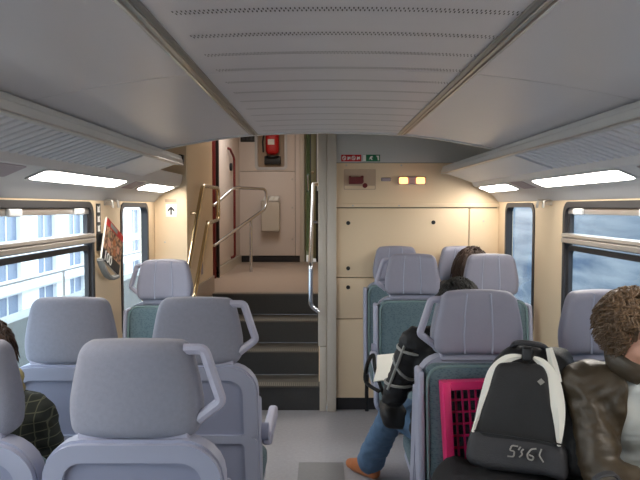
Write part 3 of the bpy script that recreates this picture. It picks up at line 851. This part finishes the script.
bp = thing('backpack', 'black backpack with white curved piping standing on the teal seat', 'backpack', (.700, 2.22, .695))
bp.scale = (1, 1, .93)
bp.rotation_euler = (math.radians(-8), math.radians(1), math.radians(-24))
def dome(top, k=.5):
    def f(p, top=top, k=k):
        t = max(0, (p.z + top / 2) / top)
        w = 1 - k * .30 * t - k * .30 * t ** 3
        sag = .012 * noise.noise(p * 9)
        return Vector((p.x * w + sag, p.y * (1 - .35 * t) + sag * .6, p.z + sag))
    return f
obj('body', rbox(new(), (.022, .04, .23), (.45, .22, .46), .075, 8, dome(.46, .85)), 'bag', bp, angle=80)
obj('side_pocket', rbox(new(), (.172, .05, .13), (.09, .16, .24), .04, 4, dome(.26, .2)), 'bag_grey', bp, angle=80)
fpk = obj('front_pocket', rbox(new(), (-.015, -.055, .235), (.31, .085, .33), .04, 7, dome(.33, .8)), 'bag', bp, angle=80)
obj('lower_pocket', rbox(new(), (-.015, -.065, .075), (.345, .10, .13), .035, 6, dome(.13, .12)), 'bag_grey', bp, angle=80)
def strip(name, pts, ws, m, parent, th=.008):
    bm = new(); rows = []
    for i, p in enumerate(pts):
        p = Vector(p); a = Vector(pts[min(i + 1, len(pts) - 1)]) - Vector(pts[max(i - 1, 0)])
        a.normalize(); s = a.cross(Vector((0, -1, 0))).normalized() * ws[i] / 2
        rows.append([bm.verts.new(q) for q in (p - s, p + Vector((0, -th, 0)) , p + s, p + Vector((0, th, 0)))])
    for r0, r1 in zip(rows, rows[1:]):
        for k in range(4): bm.faces.new((r0[k], r0[(k + 1) % 4], r1[(k + 1) % 4], r1[k]))
    bm.faces.new(rows[0]); bm.faces.new(list(reversed(rows[-1])))
    return obj(name, bm, m, parent)
def spline(pts, n=6):
    pts = [Vector(p) for p in pts]; out = []
    for i in range(len(pts) - 1):
        p0, p1, p2, p3 = pts[max(i - 1, 0)], pts[i], pts[i + 1], pts[min(i + 2, len(pts) - 1)]
        for j in range(n):
            t = j / n
            out.append(.5 * ((2 * p1) + (p2 - p0) * t + (2 * p0 - 5 * p1 + 4 * p2 - p3) * t * t + (3 * p1 - p0 - 3 * p2 + p3) * t ** 3))
    out.append(pts[-1]); return out
lp = spline([(-.018, -.045, .425), (-.065, -.055, .41), (-.105, -.062, .36), (-.125, -.072, .29), (-.148, -.080, .20), (-.165, -.085, .13)])
lw = [.012 + .030 * math.sin(PI * min(1, i / (len(lp) - 1) * 1.15)) for i in range(len(lp))]
strip('white_panel', lp, lw, 'bag_white', bp)
rp = spline([(.020, -.050, .425), (.055, -.062, .405), (.088, -.076, .35), (.108, -.088, .27), (.116, -.094, .20), (.118, -.098, .13)])
rw = [.012 + .036 * math.sin(PI * min(1, i / (len(rp) - 1) * 1.02)) for i in range(len(rp))]
strip('white_panel', rp, rw, 'bag_white', bp)
strip('white_panel', [(.068, -.035, .465), (.085, -.058, .41), (.112, -.070, .35)], [.022, .03, .012], 'bag_white', bp)
obj('grab_loop', tube(new(), spline([(-.06, .02, .45), (-.04, -.02, .47), (0, -.035, .475), (.04, -.02, .47), (.06, .02, .45)]), .011, 8), 'bag_grey', bp)
obj('buckle', rbox(new(), (0, -.052, .435), (.035, .022, .05), .008, 2), 'black', bp)
obj('emblem', prism(new(), [(0, -.012), (.012, 0), (0, .012), (-.012, 0)], lambda u, v, d: (.052 + u, d, .345 + v), -.094, -.086), 'bag_print', bp, smooth=False)
obj('zip', tube(new(), spline([(-.155, -.108, .14), (-.05, -.120, .146), (.06, -.120, .146), (.135, -.108, .138)]), .003, 6), 'black', bp)
LG = [[(.004, .106), (-.016, .106), (-.022, .088), (-.006, .088), (-.008, .068), (-.028, .066)], [(.012, .106), (.006, .094)], [(.022, .100), (.014, .090), (.020, .082), (.010, .070)],
      [(.062, .108), (.046, .104), (.034, .084), (.038, .068), (.052, .066), (.056, .080), (.040, .084)], [(.078, .110), (.072, .088), (.086, .066)]]
for pl in LG:
    obj('logo_stroke', tube(new(), fillet([(x - .012, -.1235 + abs(z - .08) * .25, z + .005) for x, z in pl], .006), .0028, 6), 'bag_print', bp)
bst = tube(new(), spline([(.19, -.03, .06), (.25, -.07, .03), (.30, -.06, .07), (.27, -.04, .14), (.215, -.02, .18)]), .011, 8, flat=.5)
obj('shoulder_strap', bst, 'bag_grey', bp)

def heap(name, label, c, size, m, seed, cat):
    def f(p):
        q = p * 7 + Vector((seed, seed, 0))
        d = .030 * noise.noise(q) + .016 * noise.noise(q * 2.3)
        return Vector((p.x + d, p.y + d, p.z + d * 1.1 - .03 * (abs(p.x) / size[0]) * 2))
    bm = rbox(new(), (0, 0, size[2] / 2), size, min(.07, size[2] * .48), 14, f)
    return tag(obj(name, bm, m, loc=c, angle=80), label, cat)
heap('coat', 'crumpled black coat lying on the seat under the backpack', (.71, 2.17, .485), (.62, .46, .215), 'coat', 3.1, 'coat')

# ------------------------------------------------------------------ people
def blob(name, shapes, voxel, m, parent, smooth=4, noise_amp=0.0, noise_sc=12.0, cut=None, solid=0.0):
    bm = new()
    for s in shapes:
        if s[0] == 'c':
            a, b, ra, rb = Vector(s[1]), Vector(s[2]), s[3], s[4]
            for p, r in ((a, ra), (b, rb)):
                bmesh.ops.create_icosphere(bm, subdivisions=2, radius=r, matrix=Matrix.Translation(p))
            if (b - a).length > 1e-4: tube(bm, [a, b], [ra, rb], 14)
        else:
            c, rad, rm = Vector(s[1]), s[2], s[3]
            mm = Matrix.Translation(c) @ rm.to_4x4() @ Matrix.Diagonal((rad[0], rad[1], rad[2], 1))
            bmesh.ops.create_icosphere(bm, subdivisions=3, radius=1.0, matrix=mm)
    bmesh.ops.recalc_face_normals(bm, faces=bm.faces)
    me = bpy.data.meshes.new(name); bm.to_mesh(me); bm.free()
    t = bpy.data.objects.new('temporary', me); COL.objects.link(t)
    md = t.modifiers.new('remesh', 'REMESH'); md.mode = 'VOXEL'; md.voxel_size = voxel
    if smooth:
        sm = t.modifiers.new('smooth', 'SMOOTH'); sm.factor = .5; sm.iterations = smooth
    dg = bpy.context.evaluated_depsgraph_get()
    m2 = bpy.data.meshes.new_from_object(t.evaluated_get(dg))
    bpy.data.objects.remove(t); bpy.data.meshes.remove(me)
    bm = new(); bm.from_mesh(m2); bpy.data.meshes.remove(m2)
    if noise_amp:
        bm.normal_update()
        offs = []
        for v in bm.verts:
            w = v.co + Vector((noise.noise(v.co * 6), noise.noise(v.co * 6 + Vector((9, 0, 0))), noise.noise(v.co * 6 + Vector((0, 9, 0))))) * .06
            q = Vector((w.x * .7, w.y * .7, w.z * 1.5)) * noise_sc
            offs.append((v, v.normal * (noise_amp * (noise.noise(q) * .8 + .9 * (.5 - abs(noise.noise(q * 1.7 + Vector((3, 1, 7)))) * 2)))))
        for v, d in offs: v.co += d
    if cut:
        bmesh.ops.delete(bm, geom=[f for f in bm.faces if cut(f.calc_center_median())], context='FACES')
        for _ in range(14):
            mv = {}
            for v in bm.verts:
                bs = [e.other_vert(v) for e in v.link_edges if e.is_boundary]
                if len(bs) == 2: mv[v] = v.co * .4 + (bs[0].co + bs[1].co) * .3
            for v, c in mv.items(): v.co = c
    if solid:
        bmesh.ops.solidify(bm, geom=list(bm.faces), thickness=solid)
    return obj(name, bm, m, parent, angle=180)

def frame(fwd, up=(0, 0, 1)):
    f = Vector(fwd).normalized(); u = Vector(up); u = (u - f * u.dot(f)).normalized(); l = f.cross(u)   # l: the person's right
    return Matrix((l, f, u)).transposed()      # columns: right, forward, up

def hand_shapes(wr, d, palm, thumb_side, curl=.7):
    """palm + five separate fingers; d along the hand, palm = direction the palm faces, thumb_side = +-1 along d x palm"""
    d = Vector(d).normalized(); n = Vector(palm); n = (n - d * n.dot(d)).normalized(); s = d.cross(n) * thumb_side
    wr = Vector(wr); out = []
    for k, (o, L, r) in enumerate(((.031, .070, .0082), (.010, .078, .0085), (-.011, .072, .0082), (-.031, .056, .0072))):
        base = wr + d * (.088 - .006 * abs(k - 1)) + s * o
        out.append(('c', wr + d * .015 + s * o * .55, base, .0165, .0125))
        dd = d; p = base; seg = (L * .45, L * .32, L * .26)
        for j, sl in enumerate(seg):
            a = curl * (.45, .75, .6)[j]
            dd = (dd * math.cos(a) + n * math.sin(a)).normalized()
            nn_ = n - dd * n.dot(dd); q = p + dd * sl + s * o * .10
            out.append(('c', p, q, r * (1 - .08 * j), r * (1 - .08 * (j + 1)))); p = q
    t0 = wr + d * .025 + s * .022; t1 = t0 + (d * .55 + s * .75 + n * .2).normalized() * .038; t2 = t1 + (d * .85 + s * .3 + n * .35).normalized() * .032; t3 = t2 + (d * .9 - s * .05 + n * .4).normalized() * .025
    out += [('c', t0, t1, .015, .0115), ('c', t1, t2, .0115, .010), ('c', t2, t3, .010, .008)]
    return out

def head_shapes(hc, HR):
    T = lambda x, y, z: Vector(hc) + HR @ Vector((x, y, z))
    e = lambda x, y, z, r: ('e', T(x, y, z), r, HR)
    c = lambda a, b, ra, rb: ('c', T(*a), T(*b), ra, rb)
    return [e(0, -.012, .035, (.074, .094, .088)), e(0, .022, -.035, (.062, .070, .078)), e(0, .045, -.062, (.046, .045, .042)), c((-.014, .080, -.098), (.014, .080, -.098), .018, .018),
            c((0, .092, .018), (0, .112, -.026), .0095, .0135), c((-.012, .102, -.030), (.012, .102, -.030), .0095, .0095),
            c((-.046, .076, .034), (-.012, .088, .030), .011, .010), c((.046, .076, .034), (.012, .088, .030), .011, .010),
            c((-.040, .064, -.022), (-.044, .040, -.05), .026, .022), c((.040, .064, -.022), (.044, .040, -.05), .026, .022),
            c((-.020, .090, -.056), (.020, .090, -.056), .0075, .0075), c((-.016, .088, -.067), (.016, .088, -.067), .0085, .0085),
            e(-.076, -.005, -.005, (.011, .024, .033)), e(.076, -.005, -.005, (.011, .024, .033)), e(0, .05, .06, (.055, .045, .04))]

def torso_shapes(J, g=0.0):
    TR = J['TR']
    s = [('e', J['hip'], (.165 + g, .125 + g, .11 + g), TR), ('e', J['waist'], (.148 + g, .108 + g, .14 + g), TR), ('e', J['chest'], (.165 + g, .115 + g, .165 + g), TR),
         ('c', J['sh_l'], J['sh_r'], .056 + g, .056 + g)]
    nk = Vector(J['neck'])
    for k in ('sh_l', 'sh_r'):
        s.append(('c', nk - Vector((0, 0, .03)), J[k], .050 + g, .054 + g))
    return s
def arm_shapes(J, g=0.0, cuff=1.0):
    s = []
    for k in ('l', 'r'):
        sh, el, wr = (Vector(J[a + '_' + k]) for a in ('sh', 'el', 'wr'))
        s += [('c', sh, el, .052 + g, .040 + g), ('c', el, el.lerp(wr, cuff), .040 + g, .028 + g)]
    return s
def leg_shapes(J, g=0.0, cuff=1.0, hem=0.0):
    s = []
    for k in ('l', 'r'):
        hp, kn, an = (Vector(J[a + '_' + k]) for a in ('hp', 'kn', 'an'))
        s += [('c', hp, kn, .085 + g, .058 + g), ('c', kn, kn.lerp(an, .4), .056 + g, .055 + g), ('c', kn.lerp(an, .4), kn.lerp(an, cuff), .055 + g, .036 + g + hem)]
    return s
def foot_shapes(J, g=0.0):
    s = []
    for k in ('l', 'r'):
        an = Vector(J['an_' + k]); f = Vector(J['ft_' + k]).normalized()
        z0 = an.z - .085
        heel = Vector((an.x, an.y, z0 + .035)) - f * .035; ball = Vector((an.x, an.y, z0 + .028)) + f * .12; toe = Vector((an.x, an.y, z0 + .022)) + f * .175
        s += [('c', an, heel, .036 + g, .034 + g), ('c', an, ball, .036 + g, .034 + g), ('c', heel, ball, .033 + g, .036 + g), ('c', ball, toe, .035 + g, .024 + g)]
    return s

def hair(parent, hc, HR, m, n, length, curl, seed, fall=.6, cap=1.10, rad=.011, face_z=.055):
    rnd = random.Random(seed)
    C = Vector((0, -.012, .035)); E = Vector((.079, .098, .093))
    def faceish(p):      # bare zone of the face in head space
        return (p.y > .030 and p.z < face_z) or (p.z < -.06 and p.y > -.02)
    sh = [('e', Vector(hc) + HR @ C, tuple(v * cap for v in E), HR), ('e', Vector(hc) + HR @ Vector((0, -.055, -.02)), (.066, .05, .07), HR)]
    inv = HR.transposed()
    cp = blob('hair', sh, .007, m, parent, 2, .006, 45, cut=lambda p: faceish(inv @ (p - Vector(hc))))
    bm = new(); made = 0
    while made < n:
        v = Vector((rnd.gauss(0, 1), rnd.gauss(0, 1), rnd.gauss(0, 1))).normalized()
        p = C + Vector((v.x * E.x, v.y * E.y, v.z * E.z)) * cap
        if faceish(p + Vector((0, .02, 0))) and not (p.z > .04): continue
        if p.z < -.07: continue
        made += 1
        out = v.copy(); down = Vector((0, -.25 * (1 if v.y < .4 else -1.2), -1)); ph = rnd.uniform(0, 6.28)
        side = out.cross(down); side = side.normalized() if side.length > .05 else Vector((1, 0, 0))
        L = length * rnd.uniform(.65, 1.15); K = 7; pts = []; q = p * .97
        for k in range(K):
            t = k / (K - 1)
            dirn = (out * (1 - fall * min(1, .35 + t)) * .75 + down * fall * (.35 + t) + side * curl * math.sin(ph + t * 7)).normalized()
            pts.append(Vector(q)); q = q + dirn * L / K
            e = q - C; e = Vector((e.x / E.x, e.y / E.y, e.z / E.z))
            if e.length < 1.08 and q.z > -.09: q = C + Vector((e.x * E.x, e.y * E.y, e.z * E.z)) * (1.10 / max(e.length, .01))
        r0 = rad * rnd.uniform(.7, 1.2)
        tube(bm, [Vector(hc) + HR @ a for a in pts], [r0 * .8, r0, r0, r0 * .95, r0 * .8, r0 * .55, r0 * .2], 6)
    o = obj('lock_of_hair', bm, m, cp, angle=180); o['kind'] = 'stuff'
    return cp

def person(label, J, hairargs, jacket, trousers, shoe='sole', shirt='shirt', loc=None, opening=None, jg=.024, fold=.010):
    t = bpy.data.objects.new('person', None); COL.objects.link(t)
    t['label'] = label; t['category'] = 'person'
    hc, HR = Vector(J['head']), J['HR']
    nk = Vector(J['neck'])
    sh = torso_shapes(J) + arm_shapes(J) + leg_shapes(J) + foot_shapes(J) + head_shapes(hc, HR)
    sh.append(('c', nk - Vector((0, 0, .05)), hc + HR @ Vector((0, -.02, -.05)), .056, .052))
    for k in ('l', 'r'):
        sh += hand_shapes(J['wr_' + k], J['hd_' + k], J['pm_' + k], J['th_' + k], J.get('curl', .6))
    b = blob('body', sh, .0052, 'skin', t, 3)
    for sx in (-1, 1):
        bm = new(); bmesh.ops.create_uvsphere(bm, u_segments=14, v_segments=10, radius=.0125, matrix=Matrix.Translation(hc + HR @ Vector((sx * .031, .079, .010))))
        ey = obj('eye', bm, 'eye', t)
        bm = new(); bmesh.ops.create_uvsphere(bm, u_segments=12, v_segments=8, radius=.0068, matrix=Matrix.Translation(hc + HR @ Vector((sx * .031, .0862, .009))))
        obj('iris', bm, 'iris', ey)
    hair(t, hc, HR, *hairargs)
    TRi = J['TR'].transposed(); hip = Vector(J['hip']); ch = Vector(J['chest'])
    blob('trousers', [('e', hip, (.185, .145, .125), J['TR'])] + leg_shapes(J, .020, .97, .026), .011, trousers, t, 3, .007, 11)
    blob('shirt', torso_shapes(J, .012) + [('c', nk - Vector((0, 0, .06)), nk + Vector((0, 0, .012)), .068, .066)], .011, shirt, t, 3, .004, 14)
    jk = blob('jacket', torso_shapes(J, jg) + arm_shapes(J, jg - .006, .97), .011, jacket, t, 3, fold, 10,
              cut=(lambda p: opening(TRi @ (p - ch), p)) if opening else (lambda p: (p - nk).length < .085 and p.z > nk.z - .01), solid=.006)
    # standing collar
    bm = new(); ringpts = []
    for k in range(15):
        a = -PI * .5 + (k - 7) / 7 * PI * .80
        ringpts.append(nk + J['TR'] @ Vector((math.cos(a) * .084, math.sin(a) * .078 + .008, J.get('collar', .0) - .018 * math.sin(a))))
    tube(bm, ringpts, [.019] * 15, 8, flat=2.2)
    obj('collar', bm, jacket, jk, angle=80)
    blob('shoe', foot_shapes(J, .008)[:4], .008, shoe, t, 2)
    blob('shoe', foot_shapes(J, .008)[4:], .008, shoe, t, 2)
    return t, jk

def pose(hip, lean, fwd, head, hfwd, hup=(0, 0, 1), **k):
    """joints of a seated figure"""
    f = Vector(fwd).normalized(); TRm = frame(f, Vector((0, 0, 1))); r = f.cross(Vector((0, 0, 1)))
    hip = Vector(hip); nk = Vector(lean)
    ax = (nk - hip).normalized(); TR = frame(f, ax) if False else Matrix((r, ax.cross(r) * 1.0, ax)).transposed()
    J = dict(hip=hip, waist=hip.lerp(nk, .36), chest=hip.lerp(nk, .70), neck=nk, TR=TR, head=Vector(head), HR=frame(hfwd, hup))
    shc = hip.lerp(nk, .93)
    J['sh_r'] = shc + r * .175 - Vector((0, 0, .01)); J['sh_l'] = shc - r * .175 - Vector((0, 0, .01))
    J['hp_r'] = hip + r * .09 - Vector((0, 0, .02)); J['hp_l'] = hip - r * .09 - Vector((0, 0, .02))
    J['ft_l'] = f; J['ft_r'] = f
    J.update(k); return J

# the man by the window in the brown jacket
ry = Vector((.45, -.89, 0)).normalized()
Jm = pose((1.13, 2.32, .60), (1.04, 2.13, 1.045), (.42, -.90, 0), (1.003, 2.06, 1.212), (.66, -.70, -.22), (.12, -.08, 1),
          sh_r=Vector((.890, 2.165, 1.015)), sh_l=Vector((1.175, 2.02, 1.02)),
          el_r=Vector((.895, 2.04, .765)), wr_r=Vector((1.03, 1.855, .735)), el_l=Vector((1.225, 1.90, .77)), wr_l=Vector((1.13, 1.80, .745)),
          hd_r=(.75, -.55, -.05), pm_r=(-.1, .1, -1), th_r=1, hd_l=(-.75, -.55, -.05), pm_l=(.1, .1, -1), th_l=-1, curl=.35, collar=.080,
          kn_r=Vector((1.00, 1.87, .545)), kn_l=Vector((1.20, 1.86, .545)), an_r=Vector((1.02, 1.80, .095)), an_l=Vector((1.20, 1.78, .095)), ft_r=(0, -1, 0), ft_l=(.1, -1, 0))
def man_open(p, w):    # jacket hangs open in front, sleeves stay whole
    for a, b in ((Jm['sh_l'], Jm['el_l']), (Jm['el_l'], Jm['wr_l'])):
        d = b - a; t = max(0, min(1, (w - a).dot(d) / d.length_squared))
        if (w - a - d * t).length < .098: return False
    return .0 < p.y < .2 and -.07 < p.x < .155 - .16 * max(0, -p.z) and p.z > -.5
man, mj = person('man with curly brown hair in an open dark brown jacket beside the window', Jm, ('hair_brown', 2600, .068, .95, 5, .66, 1.02, .0040, .045), 'leather', 'khaki', 'sole', 'shirt', opening=man_open, fold=.012, jg=.029)
# bag on his lap
bm = rbox(new(), (0, 0, .06), (.27, .20, .12), .055, 6, lambda p: p * (1 + .06 * noise.noise(p * 14)))
lb = thing('lap_bag', 'beige canvas bag on the lap of the curly-haired man', 'bag', (1.02, 1.93, .615))
obj('body', bm, 'khaki', lb, angle=80)
obj('carry_strap', tube(new(), spline([(-.12, -.02, .06), (-.20, -.02, .10), (-.21, -.03, .18), (-.15, -.03, .20), (-.10, -.02, .12)]), .012, 8, flat=.5), 'bag_grey', lb)
obj('flap', rbox(new(), (0, -.045, .09), (.24, .12, .07), .03, 5), 'leather', lb, angle=80)

# passenger facing away, reading white paper
Jp = pose((.60, 3.05, .575), (.605, 3.01, 1.015), (-.12, .99, 0), (.637, 3.02, 1.145), (-.25, .95, -.15),
          sh_l=Vector((.435, 3.00, .975)), sh_r=Vector((.775, 3.04, .975)), el_l=Vector((.345, 3.10, .70)), wr_l=Vector((.44, 3.33, .725)), el_r=Vector((.83, 3.16, .71)), wr_r=Vector((.66, 3.35, .74)),
          hd_l=(.35, .9, .1), pm_l=(.3, 0, -1), th_l=-1, hd_r=(-.55, .8, .1), pm_r=(-.3, 0, -1), th_r=1,
          hp_l=Vector((.52, 3.06, .56)), kn_l=Vector((.385, 3.42, .53)), an_l=Vector((.285, 3.80, .095)), ft_l=(-.62, .78, 0), kn_r=Vector((.70, 3.47, .53)), an_r=Vector((.66, 3.44, .095)), ft_r=(0, 1, 0))
pp, pj = person('passenger facing the end wall in a black jacket with grey stripes and blue jeans', Jp, ('hair_dark', 1500, .04, .25, 8, .85, 1.0, .0042), 'jacket_black', 'denim', 'shoe', 'bag_grey', fold=.012)
shl, ell = Jp['sh_l'], Jp['el_l']
ax = (ell - shl).normalized(); uu = ax.orthogonal().normalized(); vv = ax.cross(uu)
for tt, tilt in ((.10, .02), (.42, -.03), (.74, .025)):
    c0 = shl.lerp(ell, tt); r0 = .0725 - .013 * tt
    obj('sleeve_stripe', tube(new(), [c0 + (uu * math.cos(a * PI / 9) + vv * math.sin(a * PI / 9)) * r0 + ax * tilt * math.sin(a * PI / 9) for a in range(18)], .0075, 6, closed=True), 'stripe', pj)
out = Vector((-.75, -.66, .05)); out = (out - ax * out.dot(ax)).normalized()
obj('sleeve_stripe', tube(new(), [shl.lerp(ell, q / 6) + out * (.0735 - .013 * q / 6) for q in range(0, 6)], .0075, 6), 'stripe', pj)
pa = thing('paper_sheets', 'white paper sheets held on the lap of the passenger in blue jeans', 'paper', (.395, 3.40, .765))
for k in range(3):
    bm = bx(-.105, .135, -.15, .13, .004 * k, .004 * k + .002)
    for v in bm.verts: v.co.z += .9 * max(0, .0 + v.co.y * .10) + .02 * math.sin(v.co.x * 9)
    obj('sheet', bm, 'paper', pa, rot=(math.radians(12), 0, math.radians(-12 + 3 * k)), smooth=False)
sb = thing('shoulder_bag', 'small black bag with dangling straps beside the passenger in blue jeans', 'bag', (.36, 3.22, .52))
obj('body', rbox(new(), (0, 0, .055), (.13, .22, .11), .04, 5, lambda p: p * (1 + .08 * noise.noise(p * 15))), 'bag', sb, angle=80)
obj('strap', tube(new(), spline([(-.03, .10, .09), (-.075, .20, .22), (-.085, .22, .30), (-.12, .2, .25), (-.125, .2, .16), (-.06, .12, .13)]), .011, 8, flat=.5), 'black', sb)
obj('strap', tube(new(), [(-.120, .2, .20), (-.122, .2, .10), (-.120, .205, .0)], .010, 8, flat=.5), 'black', sb)

# brown-haired passenger in the far row
Jb = pose((1.065, 4.66, .575), (1.08, 4.78, 1.035), (0, -1, 0), (1.108, 4.755, 1.175), (.1, -1, -.1),
          el_r=Vector((.86, 4.62, .72)), wr_r=Vector((1.0, 4.42, .66)), el_l=Vector((1.285, 4.62, .72)), wr_l=Vector((1.14, 4.42, .66)),
          hd_r=(.5, -.8, 0), pm_r=(0, 0, -1), th_r=1, hd_l=(-.5, -.8, 0), pm_l=(0, 0, -1), th_l=-1,
          kn_r=Vector((1.0, 4.35, .53)), kn_l=Vector((1.16, 4.35, .53)), an_r=Vector((1.0, 4.42, .095)), an_l=Vector((1.16, 4.42, .095)))
person('brown-haired passenger in the row against the end wall', Jb, ('hair_auburn', 1500, .20, .12, 11, .95, 1.0, .0045), 'jacket_black', 'bag_grey', 'sole', 'bag_grey')

# passenger at the frame edge in a plaid jacket
Jl = pose((-.985, 1.97, .575), (-.965, 1.97, 1.045), (.05, 1, 0), (-1.005, 2.0, 1.205), (.2, .95, -.12),
          sh_r=Vector((-.83, 1.985, .975)), sh_l=Vector((-1.135, 1.98, .985)),
          el_r=Vector((-.775, 2.03, .745)), wr_r=Vector((-.86, 2.24, .70)), el_l=Vector((-1.19, 2.06, .72)), wr_l=Vector((-1.06, 2.25, .69)),
          hd_r=(-.5, .85, 0), pm_r=(0, 0, -1), th_r=1, hd_l=(.5, .85, 0), pm_l=(0, 0, -1), th_l=-1,
          kn_r=Vector((-.90, 2.32, .53)), kn_l=Vector((-1.07, 2.32, .53)), an_r=Vector((-.90, 2.27, .095)), an_l=Vector((-1.07, 2.27, .095)))
for k_, v_ in list(Jl.items()):
    if isinstance(v_, Vector) and k_[:2] not in ('ft',): Jl[k_] = v_ + Vector((-.085, .02, -.03))
Jl['head'] = Jl['head'] + Vector((-.005, 0, -.04)); Jl['neck'] = Jl['neck'] + Vector((.005, 0, 0)); Jl['sh_l'] = Jl['sh_l'] + Vector((.07, 0, 0)); Jl['el_l'] = Jl['el_l'] + Vector((.09, 0, 0))
pl_, plj = person('passenger in a dark plaid jacket and olive scarf in front of the window seat', Jl, ('hair_auburn', 2000, .10, .6, 21, .75, 1.06, .0042), 'plaid', 'bag_grey', 'sole', 'bag_grey', jg=.030)
bm = new()
for q in range(3):
    tube(bm, [Vector(Jl['neck']) + Vector((.086 * math.cos(a * PI / 10) + .004 * q, .088 * math.sin(a * PI / 10), .050 - .034 * q + .010 * math.sin(a * PI / 10 * 3 + q))) for a in range(20)], .026, 8, closed=True)
obj('scarf', bm, 'scarf', pl_, angle=80)

# ------------------------------------------------------------------ outside
struct(obj('ground', bx(-70, 20, -40, 140, -8.2, -8.0), 'ground', smooth=False))
bd = thing('far_building', 'white building with rows of bluish windows beyond the train window', 'building', (-18, 40, -8))
ysw = [-15 + 5.1 * k for k in range(27)]
rows = [(-5.0, -3.55), (-2.95, -1.55), (-.95, 1.35), (2.3, 4.4)]
yl = sorted({-40.0, 85.0} | {y + 40 for y in []} | {y - 40 + d for y in ysw for d in (0.0, 2.75)}); zl = sorted({0.0, 14.0} | {z + 8 for r in rows for z in r})
hl = [(y - 40, y - 40 + 2.75, r[0] + 8, r[1] + 8) for y in ysw for r in rows]
yl = [y for y in yl if -56 <= y <= 85]
obj('wall', grid_wall(0.0, -.35, yl, zl, hl), 'facade', bd, smooth=False)
proto = None
for y in ysw:
    for r in rows:
        if y + 2.75 < 20 or y > 90: continue
        wn = obj('window', bx(-.34, -.26, y - 40 + .003, y - 40 + 2.747, r[0] + 8.003, r[1] + 7.997), 'far_glass', bd, smooth=False)
        obj('mullion', bx(-.26, -.20, y - 40 + 1.33, y - 40 + 1.42, r[0] + 8.01, r[1] + 7.99), 'facade', wn, smooth=False)
obj('ledge', bx(0, .25, -56, 85, 4.62, 4.80), 'facade', bd, smooth=False)
# parapet beside the track, and the cutting on the other side
pr = thing('bridge_parapet', 'pale concrete parapet with steel rail along the track outside', 'parapet', (-5.2, 14, -8))
obj('coping', bx(-.2, .2, -26, 40, 0, 7.75), 'concrete', pr, smooth=False)
obj('hand_rail', tube(new(), [(0, -26, 8.35), (0, 40, 8.35)], .04, 8), 'alu', pr)
for k in range(22):
    obj('baluster', tube(new(), [(0, -25 + 3 * k, 7.7), (0, -25 + 3 * k, 8.35)], .03, 6), 'alu', pr)
bm = new(); nx, nz = 60, 14; V = {}
for i in range(nx + 1):
    for j in range(nz + 1):
        y = -14 + i * 60 / nx; z = -8 + j * 14 / nz
        d = .45 * noise.noise(Vector((y * .5, z * .6, 2))) + .15 * noise.noise(Vector((y * 1.7, z * 1.9, 5)))
        V[i, j] = bm.verts.new((4.3 + d + max(0, z) * .28, y, z))
for i in range(nx):
    for j in range(nz): bm.faces.new((V[i, j], V[i + 1, j], V[i + 1, j + 1], V[i, j + 1]))
geo = bmesh.ops.extrude_face_region(bm, geom=list(bm.faces))
for v in [g for g in geo['geom'] if isinstance(g, bmesh.types.BMVert)]: v.co.x = 8.0
cu = obj('cutting_slope', bm, 'cutting', angle=180); tag(cu, 'grey-blue rocky cutting beyond the window of the curly-haired man', 'slope')
